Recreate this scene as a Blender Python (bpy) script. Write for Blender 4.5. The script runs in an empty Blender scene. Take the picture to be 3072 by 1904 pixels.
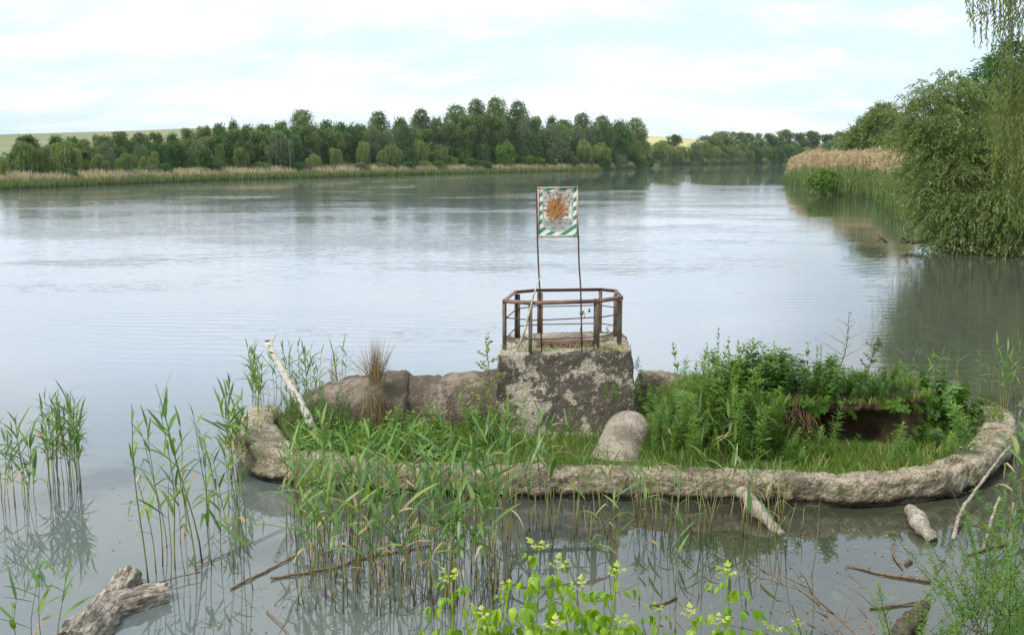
import bpy, math, random
import numpy as np
from mathutils import Vector, Matrix, Euler, Quaternion, noise as MN

# ------------------------------------------------------------------ camera, world, sun, exposure
SC = bpy.context.scene
COL = SC.collection
R = random.Random(11)
G = np.random.default_rng(11)

FPX, CX, CY = 3000.0, 1536.0, 952.0        # focal length and image centre of the photograph, in pixels
HC, V0 = 4.6, 458.0                        # eye height above the water, horizon row
TH = math.atan((CY - V0) / FPX)
cam_d = bpy.data.cameras.new('camera')
cam_d.sensor_width = 36.0
cam_d.lens = 36.0 * FPX / 3072.0
cam_d.clip_start = 0.1
cam_d.clip_end = 6000
cam = bpy.data.objects.new('camera', cam_d)
COL.objects.link(cam)
cam.location = (0, 0, HC)
cam.rotation_euler = (math.pi / 2 - TH, 0, 0)
SC.camera = cam

world = bpy.data.worlds.new('World')
SC.world = world
world.use_nodes = True
SUN_EL, SUN_AZ = math.radians(52), math.radians(232)   # azimuth clockwise from +Y: behind the camera, to the left

def build_world():
    nt = world.node_tree
    nt.nodes.clear()
    N = nt.nodes.new
    L = nt.links.new
    out = N('ShaderNodeOutputWorld'); bg = N('ShaderNodeBackground')
    bg.inputs['Strength'].default_value = 0.1
    sky = N('ShaderNodeTexSky'); sky.sky_type = 'NISHITA'; sky.sun_disc = False
    sky.sun_elevation = SUN_EL; sky.sun_rotation = SUN_AZ
    sky.air_density = 1.0; sky.dust_density = 2.0
    tc = N('ShaderNodeTexCoord')
    sep = N('ShaderNodeSeparateXYZ'); L(tc.outputs['Generated'], sep.inputs[0])
    zc = N('ShaderNodeMath'); zc.operation = 'MAXIMUM'; L(sep.outputs[2], zc.inputs[0]); zc.inputs[1].default_value = 0.0
    za = N('ShaderNodeMath'); za.operation = 'ADD'; L(zc.outputs[0], za.inputs[0]); za.inputs[1].default_value = 0.26
    dx = N('ShaderNodeMath'); dx.operation = 'DIVIDE'; L(sep.outputs[0], dx.inputs[0]); L(za.outputs[0], dx.inputs[1])
    dy = N('ShaderNodeMath'); dy.operation = 'DIVIDE'; L(sep.outputs[1], dy.inputs[0]); L(za.outputs[0], dy.inputs[1])
    cb = N('ShaderNodeCombineXYZ'); L(dx.outputs[0], cb.inputs[0]); L(dy.outputs[0], cb.inputs[1])
    def noise(scale, sx, sy, det, rough, dist, off):
        mp = N('ShaderNodeMapping'); mp.inputs['Scale'].default_value = (sx, sy, 1); mp.inputs['Location'].default_value = (off, off * .7, 0)
        mp.inputs['Rotation'].default_value = (0, 0, 0.12)
        L(cb.outputs[0], mp.inputs[0])
        n = N('ShaderNodeTexNoise'); n.inputs['Scale'].default_value = scale; n.inputs['Detail'].default_value = det
        n.inputs['Roughness'].default_value = rough; n.inputs['Distortion'].default_value = dist
        L(mp.outputs[0], n.inputs['Vector'])
        return n.outputs[0]
    def ramp(sock, a, b):
        m = N('ShaderNodeMapRange'); m.interpolation_type = 'SMOOTHSTEP'
        m.inputs[1].default_value = a; m.inputs[2].default_value = b
        L(sock, m.inputs[0]); return m.outputs[0]
    big = ramp(noise(1.25, .8, 1.15, 7, .58, .25, 3.1), .41, .66)      # broad cloud sheets
    puff = ramp(noise(3.4, .7, 1.25, 7, .62, .2, 9.7), .44, .72)         # small bright puffs
    veil = N('ShaderNodeMix'); veil.data_type = 'RGBA'
    veil.inputs[0].default_value = 0.82
    L(sky.outputs[0], veil.inputs[6]); veil.inputs[7].default_value = (3.75, 4.65, 5.6, 1)      # thin high veil over the blue
    m1 = N('ShaderNodeMix'); m1.data_type = 'RGBA'
    L(big, m1.inputs[0]); L(veil.outputs[2], m1.inputs[6]); m1.inputs[7].default_value = (4.75, 5.05, 5.35, 1)
    m2 = N('ShaderNodeMix'); m2.data_type = 'RGBA'
    pm = N('ShaderNodeMath'); pm.operation = 'MULTIPLY'; L(puff, pm.inputs[0]); pm.inputs[1].default_value = 0.85
    L(pm.outputs[0], m2.inputs[0]); L(m1.outputs[2], m2.inputs[6]); m2.inputs[7].default_value = (5.5, 5.5, 5.5, 1)
    L(m2.outputs[2], bg.inputs['Color']); L(bg.outputs[0], out.inputs[0])
build_world()

sun_d = bpy.data.lights.new('sun', 'SUN')
sun_d.energy = 1.5
sun_d.angle = math.radians(14)
sun_d.color = (1.0, 0.95, 0.88)
sun = bpy.data.objects.new('sun', sun_d)
COL.objects.link(sun)
sdir = Vector((math.sin(SUN_AZ) * math.cos(SUN_EL), math.cos(SUN_AZ) * math.cos(SUN_EL), math.sin(SUN_EL)))
sun.rotation_euler = (-sdir).to_track_quat('-Z', 'Y').to_euler()
sun.location = (-20, -20, 40)

SC.view_settings.view_transform = 'Standard'
SC.view_settings.look = 'None'
SC.view_settings.exposure = 1.17
SC.view_settings.gamma = 1.0
SC.render.engine = 'CYCLES'
SC.cycles.max_bounces = 6
SC.cycles.diffuse_bounces = 3
SC.cycles.glossy_bounces = 3
SC.cycles.transmission_bounces = 4
SC.cycles.transparent_max_bounces = 8
SC.cycles.use_denoising = True
SC.cycles.sample_clamp_indirect = 6

# ------------------------------------------------------------------ helpers
def ray(u, v):
    a = (u - CX) / FPX; b = (v - CY) / FPX
    c, s = math.cos(TH), math.sin(TH)
    return Vector((a, c - b * s, -s - b * c))

def gp(u, v, z=0.0):
    """where a sight line through a pixel of the photograph meets the level z"""
    r = ray(u, v); t = (z - HC) / r.z
    return Vector((r.x * t, r.y * t, z))

def atY(u, v, Y):
    """... and where it meets the upright plane at distance Y"""
    r = ray(u, v); t = Y / r.y
    return Vector((r.x * t, Y, HC + r.z * t))

def tag(o, label=None, cat=None, group=None, kind=None):
    if label: o['label'] = label
    if cat: o['category'] = cat
    if group: o['group'] = group
    if kind: o['kind'] = kind
    return o

def link(name, me, parent=None, loc=None, rot=None, scale=None):
    o = bpy.data.objects.new(name, me)
    COL.objects.link(o)
    if parent: o.parent = parent
    if loc is not None: o.location = loc
    if rot is not None: o.rotation_euler = rot
    if scale is not None: o.scale = scale
    return o

def empty(name, loc, rz=0.0, scale=None):
    o = bpy.data.objects.new(name, None)
    COL.objects.link(o)
    o.empty_display_size = 0.2
    o.location = loc
    o.rotation_euler = (0, 0, rz)
    if scale is not None: o.scale = scale
    return o

def mesh_np(name, V, Q=None, T=None, mat=None, tint=None, smooth=False, midx=None):
    V = np.asarray(V, dtype=np.float32).reshape(-1, 3)
    me = bpy.data.meshes.new(name)
    me.vertices.add(len(V)); me.vertices.foreach_set('co', V.ravel())
    loops = []; starts = []; tot = 0
    if Q is not None and len(Q):
        Q = np.asarray(Q, dtype=np.int32).reshape(-1, 4)
        loops.append(Q.ravel()); starts.append(np.arange(len(Q), dtype=np.int32) * 4); tot = len(Q) * 4
    if T is not None and len(T):
        T = np.asarray(T, dtype=np.int32).reshape(-1, 3)
        loops.append(T.ravel()); starts.append(tot + np.arange(len(T), dtype=np.int32) * 3)
    loops = np.concatenate(loops); starts = np.concatenate(starts)
    me.loops.add(len(loops)); me.loops.foreach_set('vertex_index', loops)
    me.polygons.add(len(starts)); me.polygons.foreach_set('loop_start', starts)
    if midx is not None: me.polygons.foreach_set('material_index', np.asarray(midx, dtype=np.int32))
    me.update(calc_edges=True)
    if smooth: me.polygons.foreach_set('use_smooth', np.ones(len(starts), dtype=bool))
    if tint is not None:
        a = me.attributes.new('tint', 'FLOAT', 'POINT')
        a.data.foreach_set('value', np.asarray(tint, dtype=np.float32).ravel())
    if mat is not None:
        for m in (mat if isinstance(mat, (list, tuple)) else [mat]): me.materials.append(m)
    return me

class MB:
    """collects pieces of ONE part"""
    def __init__(s): s.V = []; s.Q = []; s.T = []; s.t = []; s.n = 0
    def add(s, V, Q=None, T=None, tint=0.5):
        V = np.asarray(V, dtype=np.float32).reshape(-1, 3)
        s.V.append(V)
        if Q is not None and len(Q): s.Q.append(np.asarray(Q, dtype=np.int32).reshape(-1, 4) + s.n)
        if T is not None and len(T): s.T.append(np.asarray(T, dtype=np.int32).reshape(-1, 3) + s.n)
        s.t.append(np.broadcast_to(np.asarray(tint, dtype=np.float32).ravel(), (len(V),)) if np.size(tint) == 1 else np.asarray(tint, dtype=np.float32).ravel())
        s.n += len(V)
        return s
    def tube(s, pts, rad, sides=6, tint=0.5, cap=True):
        V, Q, T = tube(pts, rad, sides, cap)
        t = tint
        if np.size(tint) > 1:
            t = np.repeat(np.asarray(tint, dtype=np.float32), sides)
            t = np.concatenate([t, np.full(len(V) - len(t), t[-1], dtype=np.float32)])
        return s.add(V, Q, T, t)
    def box(s, c, d, rot=None, tint=0.5):
        c = np.array(c, dtype=float); d = np.array(d, dtype=float) / 2
        P = np.array([[x, y, z] for x in (-1, 1) for y in (-1, 1) for z in (-1, 1)]) * d
        if rot is not None: P = P @ np.array(rot.to_3x3()).T
        return s.add(P + c, [[0, 1, 3, 2], [4, 6, 7, 5], [0, 4, 5, 1], [2, 3, 7, 6], [0, 2, 6, 4], [1, 5, 7, 3]], None, tint)
    def bar(s, a, b, w, h, tint=0.5):
        """square bar from a to b, w wide and h high"""
        a = np.array(a, dtype=float); b = np.array(b, dtype=float)
        d = b - a; l = np.linalg.norm(d); d /= l
        up = np.array([0, 0, 1.0]) if abs(d[2]) < .9 else np.array([0, 1.0, 0])
        sd = np.cross(d, up); sd /= np.linalg.norm(sd); up = np.cross(sd, d)
        P = [e + sd * x * w / 2 + up * y * h / 2 for e in (a, b) for x in (-1, 1) for y in (-1, 1)]
        return s.add(P, [[0, 1, 3, 2], [4, 6, 7, 5], [0, 4, 5, 1], [2, 3, 7, 6], [0, 2, 6, 4], [1, 5, 7, 3]], None, tint)
    def mesh(s, name, mat, smooth=False):
        return mesh_np(name, np.concatenate(s.V), np.concatenate(s.Q) if s.Q else None, np.concatenate(s.T) if s.T else None,
                       mat, np.concatenate(s.t), smooth)
    def build(s, name, mat, parent=None, smooth=False, **k):
        return link(name, s.mesh(name, mat, smooth), parent, **k)

def tube(pts, rad, sides=6, cap=True):
    P = np.asarray([tuple(p) for p in pts], dtype=float); n = len(P)
    r = np.broadcast_to(np.asarray(rad, dtype=float), (n,))
    d = np.gradient(P, axis=0); d /= np.linalg.norm(d, axis=1)[:, None] + 1e-9
    ref = np.array([0, 0, 1.0]) if abs(d[:, 2]).mean() < .8 else np.array([0, 1.0, 0])
    s = np.cross(d, ref); s /= np.linalg.norm(s, axis=1)[:, None] + 1e-9
    t = np.cross(s, d)
    a = np.arange(sides) * 2 * math.pi / sides
    V = (P[:, None, :] + r[:, None, None] * (np.cos(a)[None, :, None] * s[:, None, :] + np.sin(a)[None, :, None] * t[:, None, :])).reshape(-1, 3)
    i = np.arange(n - 1)[:, None] * sides; j = np.arange(sides)[None, :]; j2 = (j + 1) % sides
    Q = np.stack([i + j, i + j2, i + sides + j2, i + sides + j], -1).reshape(-1, 4)
    T = None
    if cap:
        c0, c1 = len(V), len(V) + 1
        V = np.concatenate([V, P[:1], P[-1:]])
        jj = np.arange(sides); j2 = (jj + 1) % sides; b = (n - 1) * sides
        T = np.concatenate([np.stack([j2, jj, np.full(sides, c0)], -1), np.stack([b + jj, b + j2, np.full(sides, c1)], -1)])
    return V, Q, T

def unit(a): return a / (np.linalg.norm(a, axis=-1, keepdims=True) + 1e-9)
def rdir(n): return unit(G.normal(size=(n, 3)))

def leaves(P, D, Ln, Wd, up=None, jit=1.0, bend=0.0):
    """one pointed leaf blade per row: base, widest pair, tip"""
    n = len(P); D = unit(D)
    ref = rdir(n) if up is None else unit(up + jit * G.normal(size=(n, 3)) * .5)
    S = unit(np.cross(D, ref))
    Ln = np.broadcast_to(Ln, (n,))[:, None]; Wd = np.broadcast_to(Wd, (n,))[:, None]
    mid = P + D * Ln * .45
    tip = P + D * Ln - np.array([0, 0, 1.0]) * Ln * bend
    V = np.stack([P, mid + S * Wd / 2, tip, mid - S * Wd / 2], 1).reshape(-1, 3)
    return V, np.arange(n * 4).reshape(-1, 4)

def fbm(p, sc, oct=4, seed=0.0):
    return MN.fractal(Vector((p[0] * sc + seed, p[1] * sc + seed * .37, p[2] * sc - seed)), 1.0, 2.0, oct)

def displace(V, fn):
    return np.array([fn(v) for v in V], dtype=np.float32)

# ------------------------------------------------------------------ materials
class NT:
    def __init__(s, name):
        s.m = bpy.data.materials.new(name); s.m.use_nodes = True
        s.t = s.m.node_tree; s.t.nodes.clear()
        s.out = s.n('ShaderNodeOutputMaterial')
    def n(s, typ, **k):
        x = s.t.nodes.new(typ)
        for a, b in k.items(): setattr(x, a, b)
        return x
    def l(s, a, b): s.t.links.new(a, b)
    def put(s, node, key, v):
        i = node.inputs[key]
        if hasattr(v, 'is_output') or isinstance(v, bpy.types.NodeSocket): s.l(v, i)
        else: i.default_value = v
    def math(s, op, a, b=None, c=None, clamp=False):
        x = s.n('ShaderNodeMath', operation=op, use_clamp=clamp)
        s.put(x, 0, a)
        if b is not None: s.put(x, 1, b)
        if c is not None: s.put(x, 2, c)
        return x.outputs[0]
    def noise(s, vec, scale, det=4, rough=.55, dist=0.0):
        x = s.n('ShaderNodeTexNoise')
        if vec is not None: s.l(vec, x.inputs['Vector'])
        x.inputs['Scale'].default_value = scale; x.inputs['Detail'].default_value = det
        x.inputs['Roughness'].default_value = rough; x.inputs['Distortion'].default_value = dist
        return x.outputs[0]
    def voro(s, vec, scale, feature='F1', rand=1.0):
        x = s.n('ShaderNodeTexVoronoi', feature=feature)
        if vec is not None: s.l(vec, x.inputs['Vector'])
        x.inputs['Scale'].default_value = scale; x.inputs['Randomness'].default_value = rand
        return x.outputs[0]
    def step(s, v, a, b, lo=0.0, hi=1.0):
        x = s.n('ShaderNodeMapRange', interpolation_type='SMOOTHSTEP')
        s.put(x, 0, v); x.inputs[1].default_value = a; x.inputs[2].default_value = b
        x.inputs[3].default_value = lo; x.inputs[4].default_value = hi
        return x.outputs[0]
    def mix(s, f, a, b):
        x = s.n('ShaderNodeMix', data_type='RGBA')
        s.put(x, 0, f)
        for k, c in ((6, a), (7, b)):
            s.put(x, k, c if not isinstance(c, tuple) else (c + (1,))[:4])
        return x.outputs[2]
    def ramp(s, f, stops):
        x = s.n('ShaderNodeValToRGB'); s.put(x, 0, f)
        e = x.color_ramp.elements
        while len(e) < len(stops): e.new(0.5)
        for q, (p, c) in zip(e, stops): q.position = p; q.color = (c + (1,))[:4]
        return x.outputs[0]
    def scale(s, vec, sc, rot=(0, 0, 0), loc=(0, 0, 0)):
        x = s.n('ShaderNodeMapping'); s.l(vec, x.inputs[0]); x.inputs['Scale'].default_value = sc
        x.inputs['Rotation'].default_value = rot; x.inputs['Location'].default_value = loc
        return x.outputs[0]
    def pos(s): return s.n('ShaderNodeNewGeometry').outputs['Position']
    def obj(s): return s.n('ShaderNodeTexCoord').outputs['Object']
    def bump(s, h, dist, strength=1.0, normal=None):
        x = s.n('ShaderNodeBump'); s.put(x, 'Height', h); x.inputs['Distance'].default_value = dist
        x.inputs['Strength'].default_value = strength
        if normal is not None: s.l(normal, x.inputs['Normal'])
        return x.outputs[0]
    def bsdf(s, col, rough=.8, spec=.3, normal=None, **k):
        x = s.n('ShaderNodeBsdfPrincipled')
        s.put(x, 'Base Color', col if not isinstance(col, tuple) else (col + (1,))[:4])
        s.put(x, 'Roughness', rough); s.put(x, 'Specular IOR Level', spec)
        if normal is not None: s.l(normal, x.inputs['Normal'])
        for a, b in k.items(): s.put(x, a, b)
        return x.outputs[0]
    def done(s, sh): s.l(sh, s.out.inputs[0]); return s.m

def leaf_mat(name, stops, trans=.3, rough=.5, spec=.3, vary=.25):
    """foliage: colour runs over the per-leaf tint, a little variation from plant to plant, light coming through"""
    t = NT(name)
    at = t.n('ShaderNodeAttribute', attribute_name='tint').outputs['Fac']
    oi = t.n('ShaderNodeObjectInfo').outputs['Random']
    f = t.math('ADD', at, t.math('MULTIPLY', t.math('SUBTRACT', oi, .5), vary), clamp=True)
    col = t.ramp(f, stops)
    p = t.bsdf(col, rough, spec)
    tr = t.n('ShaderNodeBsdfTranslucent')
    tc = t.n('ShaderNodeMix', data_type='RGBA', blend_type='MULTIPLY'); tc.inputs[0].default_value = 1
    t.l(col, tc.inputs[6]); tc.inputs[7].default_value = (1.25, 1.3, .6, 1)
    t.l(tc.outputs[2], tr.inputs[0])
    ms = t.n('ShaderNodeMixShader'); ms.inputs[0].default_value = trans
    t.l(p, ms.inputs[1]); t.l(tr.outputs[0], ms.inputs[2])
    return t.done(ms.outputs[0])

M = {}
M['alder'] = leaf_mat('alder_leaves', [(0, (.065, .115, .035)), (.5, (.135, .205, .06)), (1, (.21, .28, .10))], .38, vary=.55)
M['willow'] = leaf_mat('weeping_willow_leaves', [(0, (.11, .165, .045)), (.5, (.175, .245, .065)), (1, (.26, .32, .10))], .35, vary=.5)
M['silver'] = leaf_mat('silver_willow_leaves', [(0, (.085, .13, .06)), (.5, (.14, .20, .09)), (1, (.22, .28, .15))], .3, vary=.4)
M['bush'] = leaf_mat('bush_leaves', [(0, (.035, .085, .018)), (.5, (.06, .14, .028)), (1, (.10, .20, .045))], .25)
M['lime'] = leaf_mat('bright_bush_leaves', [(0, (.07, .15, .02)), (.5, (.12, .22, .03)), (1, (.18, .30, .05))], .3)
M['grey_willow'] = leaf_mat('grey_willow_leaves', [(0, (.065, .10, .022)), (.45, (.135, .195, .045)), (.8, (.21, .27, .09)), (1, (.33, .38, .20))], .4)
M['strand'] = leaf_mat('willow_strand_leaves', [(0, (.075, .105, .022)), (.5, (.135, .18, .036)), (1, (.20, .25, .06))], .4)
M['reed_leaf'] = leaf_mat('reed_leaves', [(0, (.055, .125, .035)), (.5, (.12, .235, .055)), (.85, (.21, .33, .075)), (1, (.32, .36, .11))], .4, .38, .5, .6)
M['reed_stem'] = leaf_mat('reed_stems', [(0, (.10, .065, .035)), (.25, (.34, .28, .12)), (.6, (.17, .22, .06)), (1, (.08, .16, .045))], .1, .5, .3, .25)
M['weed'] = leaf_mat('weed_leaves', [(0, (.07, .15, .02)), (.5, (.13, .25, .035)), (1, (.21, .33, .07))], .38, .5, .3, .3)
M['weed_dark'] = leaf_mat('dark_weed_leaves', [(0, (.035, .09, .012)), (.5, (.075, .165, .022)), (1, (.14, .25, .045))], .38, .5, .3, .4)
M['grass'] = leaf_mat('grass_blades', [(0, (.075, .145, .02)), (.5, (.14, .245, .035)), (.85, (.23, .31, .07)), (1, (.42, .36, .18))], .4)
M['dry'] = leaf_mat('dry_grass', [(0, (.16, .10, .05)), (.5, (.33, .24, .13)), (1, (.50, .40, .24))], .15)
M['plume'] = leaf_mat('reed_plumes', [(0, (.34, .23, .13)), (.5, (.47, .35, .22)), (1, (.60, .48, .33))], .25)
M['reed_far'] = leaf_mat('far_reeds', [(0, (.075, .13, .03)), (.4, (.135, .205, .05)), (.62, (.24, .23, .10)), (.8, (.44, .37, .23)), (1, (.58, .49, .34))], .2)
M['maple'] = leaf_mat('box_elder_leaves', [(0, (.13, .25, .015)), (.5, (.24, .40, .025)), (.85, (.42, .54, .06)), (1, (.55, .56, .14))], .4, .4, .4, .45)
M['birch_leaf'] = leaf_mat('birch_leaves', [(0, (.11, .18, .03)), (.5, (.20, .28, .05)), (1, (.32, .38, .09))], .35)

def bark_mat(name, a, b, sc=9, bump=.02, stretch=(1, 1, .25)):
    t = NT(name); p = t.scale(t.obj(), stretch)
    n = t.noise(p, sc, 6, .65); n2 = t.noise(p, sc * 3.5, 4, .6)
    c = t.mix(t.step(t.math('ADD', t.math('MULTIPLY', n, .6), t.math('MULTIPLY', n2, .4)), .35, .62), a, b)
    return t.done(t.bsdf(c, .9, .15, t.bump(n2, bump)))
M['bark'] = bark_mat('tree_bark', (.06, .048, .038), (.16, .13, .10))
M['pale_bark'] = bark_mat('pale_bark', (.17, .15, .12), (.33, .30, .25))
M['twig'] = bark_mat('dead_twig', (.10, .07, .05), (.25, .19, .14), 14, .004)
M['driftwood'] = bark_mat('driftwood', (.19, .155, .12), (.50, .44, .35), 10, .03, (1, 1, 1))
M['driftwood_dark'] = bark_mat('dark_driftwood', (.045, .035, .028), (.17, .135, .10), 9, .03, (1, 1, 1))
M['stalk'] = bark_mat('floating_stalk', (.13, .08, .045), (.30, .20, .11), 14, .004)
def log_mat():
    t = NT('furrowed_log_bark'); p = t.obj()
    w = t.scale(p, (1.4, 9, 9)); n = t.noise(w, 2.6, 6, .65, .8); n2 = t.noise(p, 26, 4, .6)
    f = t.step(n, .36, .6)
    c = t.mix(f, (.17, .135, .10), t.mix(t.step(n2, .35, .65), (.40, .34, .27), (.62, .56, .47)))
    return t.done(t.bsdf(c, .9, .15, t.bump(n2, .01, 1.0, t.bump(n, .05))))
M['log'] = log_mat()
def birch_mat():
    t = NT('birch_bark'); p = t.obj()
    q = t.scale(p, (3, 3, 9)); n = t.noise(q, 2.2, 4, .6)
    band = t.step(n, .55, .60); spot = t.step(t.noise(p, 18, 4, .6), .56, .62)
    f = t.math('MAXIMUM', band, t.math('MULTIPLY', spot, .7))
    c = t.mix(f, t.mix(t.noise(p, 6), (.55, .50, .42), (.74, .70, .62)), (.09, .06, .045))
    return t.done(t.bsdf(c, .75, .2, t.bump(n, .006)))
M['birch'] = birch_mat()

def concrete(name, pale, mid, dark, dark_lo, dark_hi, sc=1.0, lichen=1.7, bump=.02, moss=None, wet=False, edge=None):
    """weathered, pebbly concrete with patches of dark lichen crust"""
    t = NT(name); p = t.pos()
    big = t.noise(p, lichen, 7, .66, .4)
    med = t.noise(p, 7 * sc, 6, .65)
    fine = t.noise(p, 38 * sc, 4, .7)
    peb = t.voro(p, 30 * sc)
    base = t.mix(t.step(med, .33, .66), mid, pale)
    base = t.mix(t.math('MULTIPLY', t.step(fine, .50, .64), .7), base, tuple(x * .38 for x in mid))
    crev = t.step(t.noise(t.scale(p, (1, 1, 1.7)), 11 * sc, 5, .7, .6), .56, .66)
    base = t.mix(t.math('MULTIPLY', crev, .65), base, tuple(x * .42 for x in mid))
    base = t.mix(t.math('MULTIPLY', t.step(fine, .30, .22), .6), base, tuple(min(1, x * 1.35) for x in pale))
    lf = t.step(t.math('ADD', t.math('MULTIPLY', big, .72), t.math('MULTIPLY', med, .28)), dark_lo, dark_hi)
    speck = t.step(t.noise(p, 14 * sc, 5, .7), .36, .46)
    lf = t.math('MULTIPLY', lf, t.math('ADD', t.math('MULTIPLY', speck, .85), .15))
    zz = t.n('ShaderNodeSeparateXYZ'); t.l(p, zz.inputs[0])
    if edge:                                            # weather-washed rim of the block stays free of crust
        lf = t.math('MULTIPLY', lf, t.step(t.math('ADD', zz.outputs[2], t.math('MULTIPLY', t.math('SUBTRACT', t.noise(p, 1.6, 4), .5), 1.3)), edge, edge - .10))
    col = t.mix(t.math('MULTIPLY', lf, .9), base, t.mix(fine, dark, tuple(x * 1.9 for x in dark)))
    if moss:
        ms = t.step(t.noise(p, 1.7, 6, .68), .55, .66)
        col = t.mix(t.math('MULTIPLY', ms, .55), col, moss)
    if wet:                                             # tide mark of algae and slime above the water
        wf = t.step(t.math('ADD', zz.outputs[2], t.math('MULTIPLY', t.math('SUBTRACT', t.noise(p, 5, 5, .65), .5), .22)), .17, .07)
        col = t.mix(t.math('MULTIPLY', wf, .88), col, (.045, .036, .022))
    h = t.math('ADD', t.math('MULTIPLY', med, .8), t.math('ADD', t.math('MULTIPLY', fine, .35), t.math('MULTIPLY', peb, .25)))
    return t.done(t.bsdf(col, .93, .15, t.bump(h, bump)))
M['rim'] = concrete('pale_crumbling_concrete', (.58, .50, .375), (.33, .265, .18), (.10, .08, .055), .50, .60, .8, 2.2, .10, moss=(.10, .13, .045), wet=True)
M['tower'] = concrete('lichen_stained_concrete', (.60, .53, .43), (.42, .36, .275), (.05, .043, .033), .47, .52, 1.0, 1.35, .06, edge=1.62)
M['culvert'] = concrete('brown_weathered_concrete', (.36, .30, .23), (.24, .195, .145), (.085, .068, .05), .44, .52, .8, 1.5, .09)
M['pipe'] = concrete('grey_weathered_concrete', (.46, .40, .32), (.32, .27, .21), (.12, .10, .075), .47, .58, 1.0, 2.4, .05)

def earth_mat(name, a, b, c, green=None):
    t = NT(name); p = t.pos()
    n = t.noise(p, 3, 6, .6); f = t.noise(p, 24, 5, .65)
    col = t.mix(t.step(n, .35, .65), a, b); col = t.mix(t.step(f, .5, .7), col, c)
    if green: col = t.mix(t.step(t.noise(p, 1.4, 5, .6), .40, .60), col, green)
    return t.done(t.bsdf(col, .95, .1, t.bump(t.math('ADD', n, t.math('MULTIPLY', f, .4)), .05)))
M['earth'] = earth_mat('earth', (.07, .046, .027), (.125, .08, .046), (.035, .023, .014))
M['sod'] = earth_mat('grassy_soil', (.10, .085, .045), (.085, .12, .03), (.06, .05, .03), (.075, .135, .03))
M['bank'] = earth_mat('grassy_bank', (.12, .12, .05), (.085, .13, .035), (.16, .14, .07), (.09, .15, .04))
def field_mat(name, a, b, c):
    t = NT(name); p = t.pos()
    n = t.noise(t.scale(p, (.6, 1.6, 1)), .012, 5, .55); f = t.noise(p, .35, 4, .6)
    col = t.mix(t.step(n, .40, .62), a, b); col = t.mix(t.math('MULTIPLY', t.step(f, .45, .7), .4), col, c)
    zz = t.n('ShaderNodeSeparateXYZ'); t.l(p, zz.inputs[0])
    col = t.mix(t.step(zz.outputs[2], 3.2, 1.8), col, (.085, .12, .04))      # rough meadow on the low ground by the shore
    return t.done(t.bsdf(col, .95, .05))
M['field'] = field_mat('young_crop_field', (.20, .225, .105), (.255, .245, .145), (.15, .19, .085))
M['wheat'] = field_mat('ripening_field', (.44, .40, .17), (.52, .46, .22), (.36, .36, .14))

def steel_mat(name, a, b, c):
    t = NT(name); p = t.pos()
    n = t.noise(p, 5, 6, .65); f = t.noise(p, 55, 4, .6)
    col = t.mix(t.step(n, .40, .60), a, b); col = t.mix(t.step(f, .56, .68), col, c)
    return t.done(t.bsdf(col, .75, .3, t.bump(f, .002)))
M['rust'] = steel_mat('rusty_steel', (.19, .11, .082), (.26, .165, .125), (.11, .058, .042))
M['rust_grey'] = steel_mat('rusty_grey_painted_steel', (.135, .088, .062), (.17, .165, .135), (.08, .045, .032))
M['rust_dark'] = steel_mat('dark_rusty_rod', (.085, .032, .024), (.125, .055, .038), (.045, .02, .016))
M['flaked'] = steel_mat('flaking_painted_strip', (.46, .36, .27), (.56, .47, .38), (.17, .07, .035))

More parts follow.
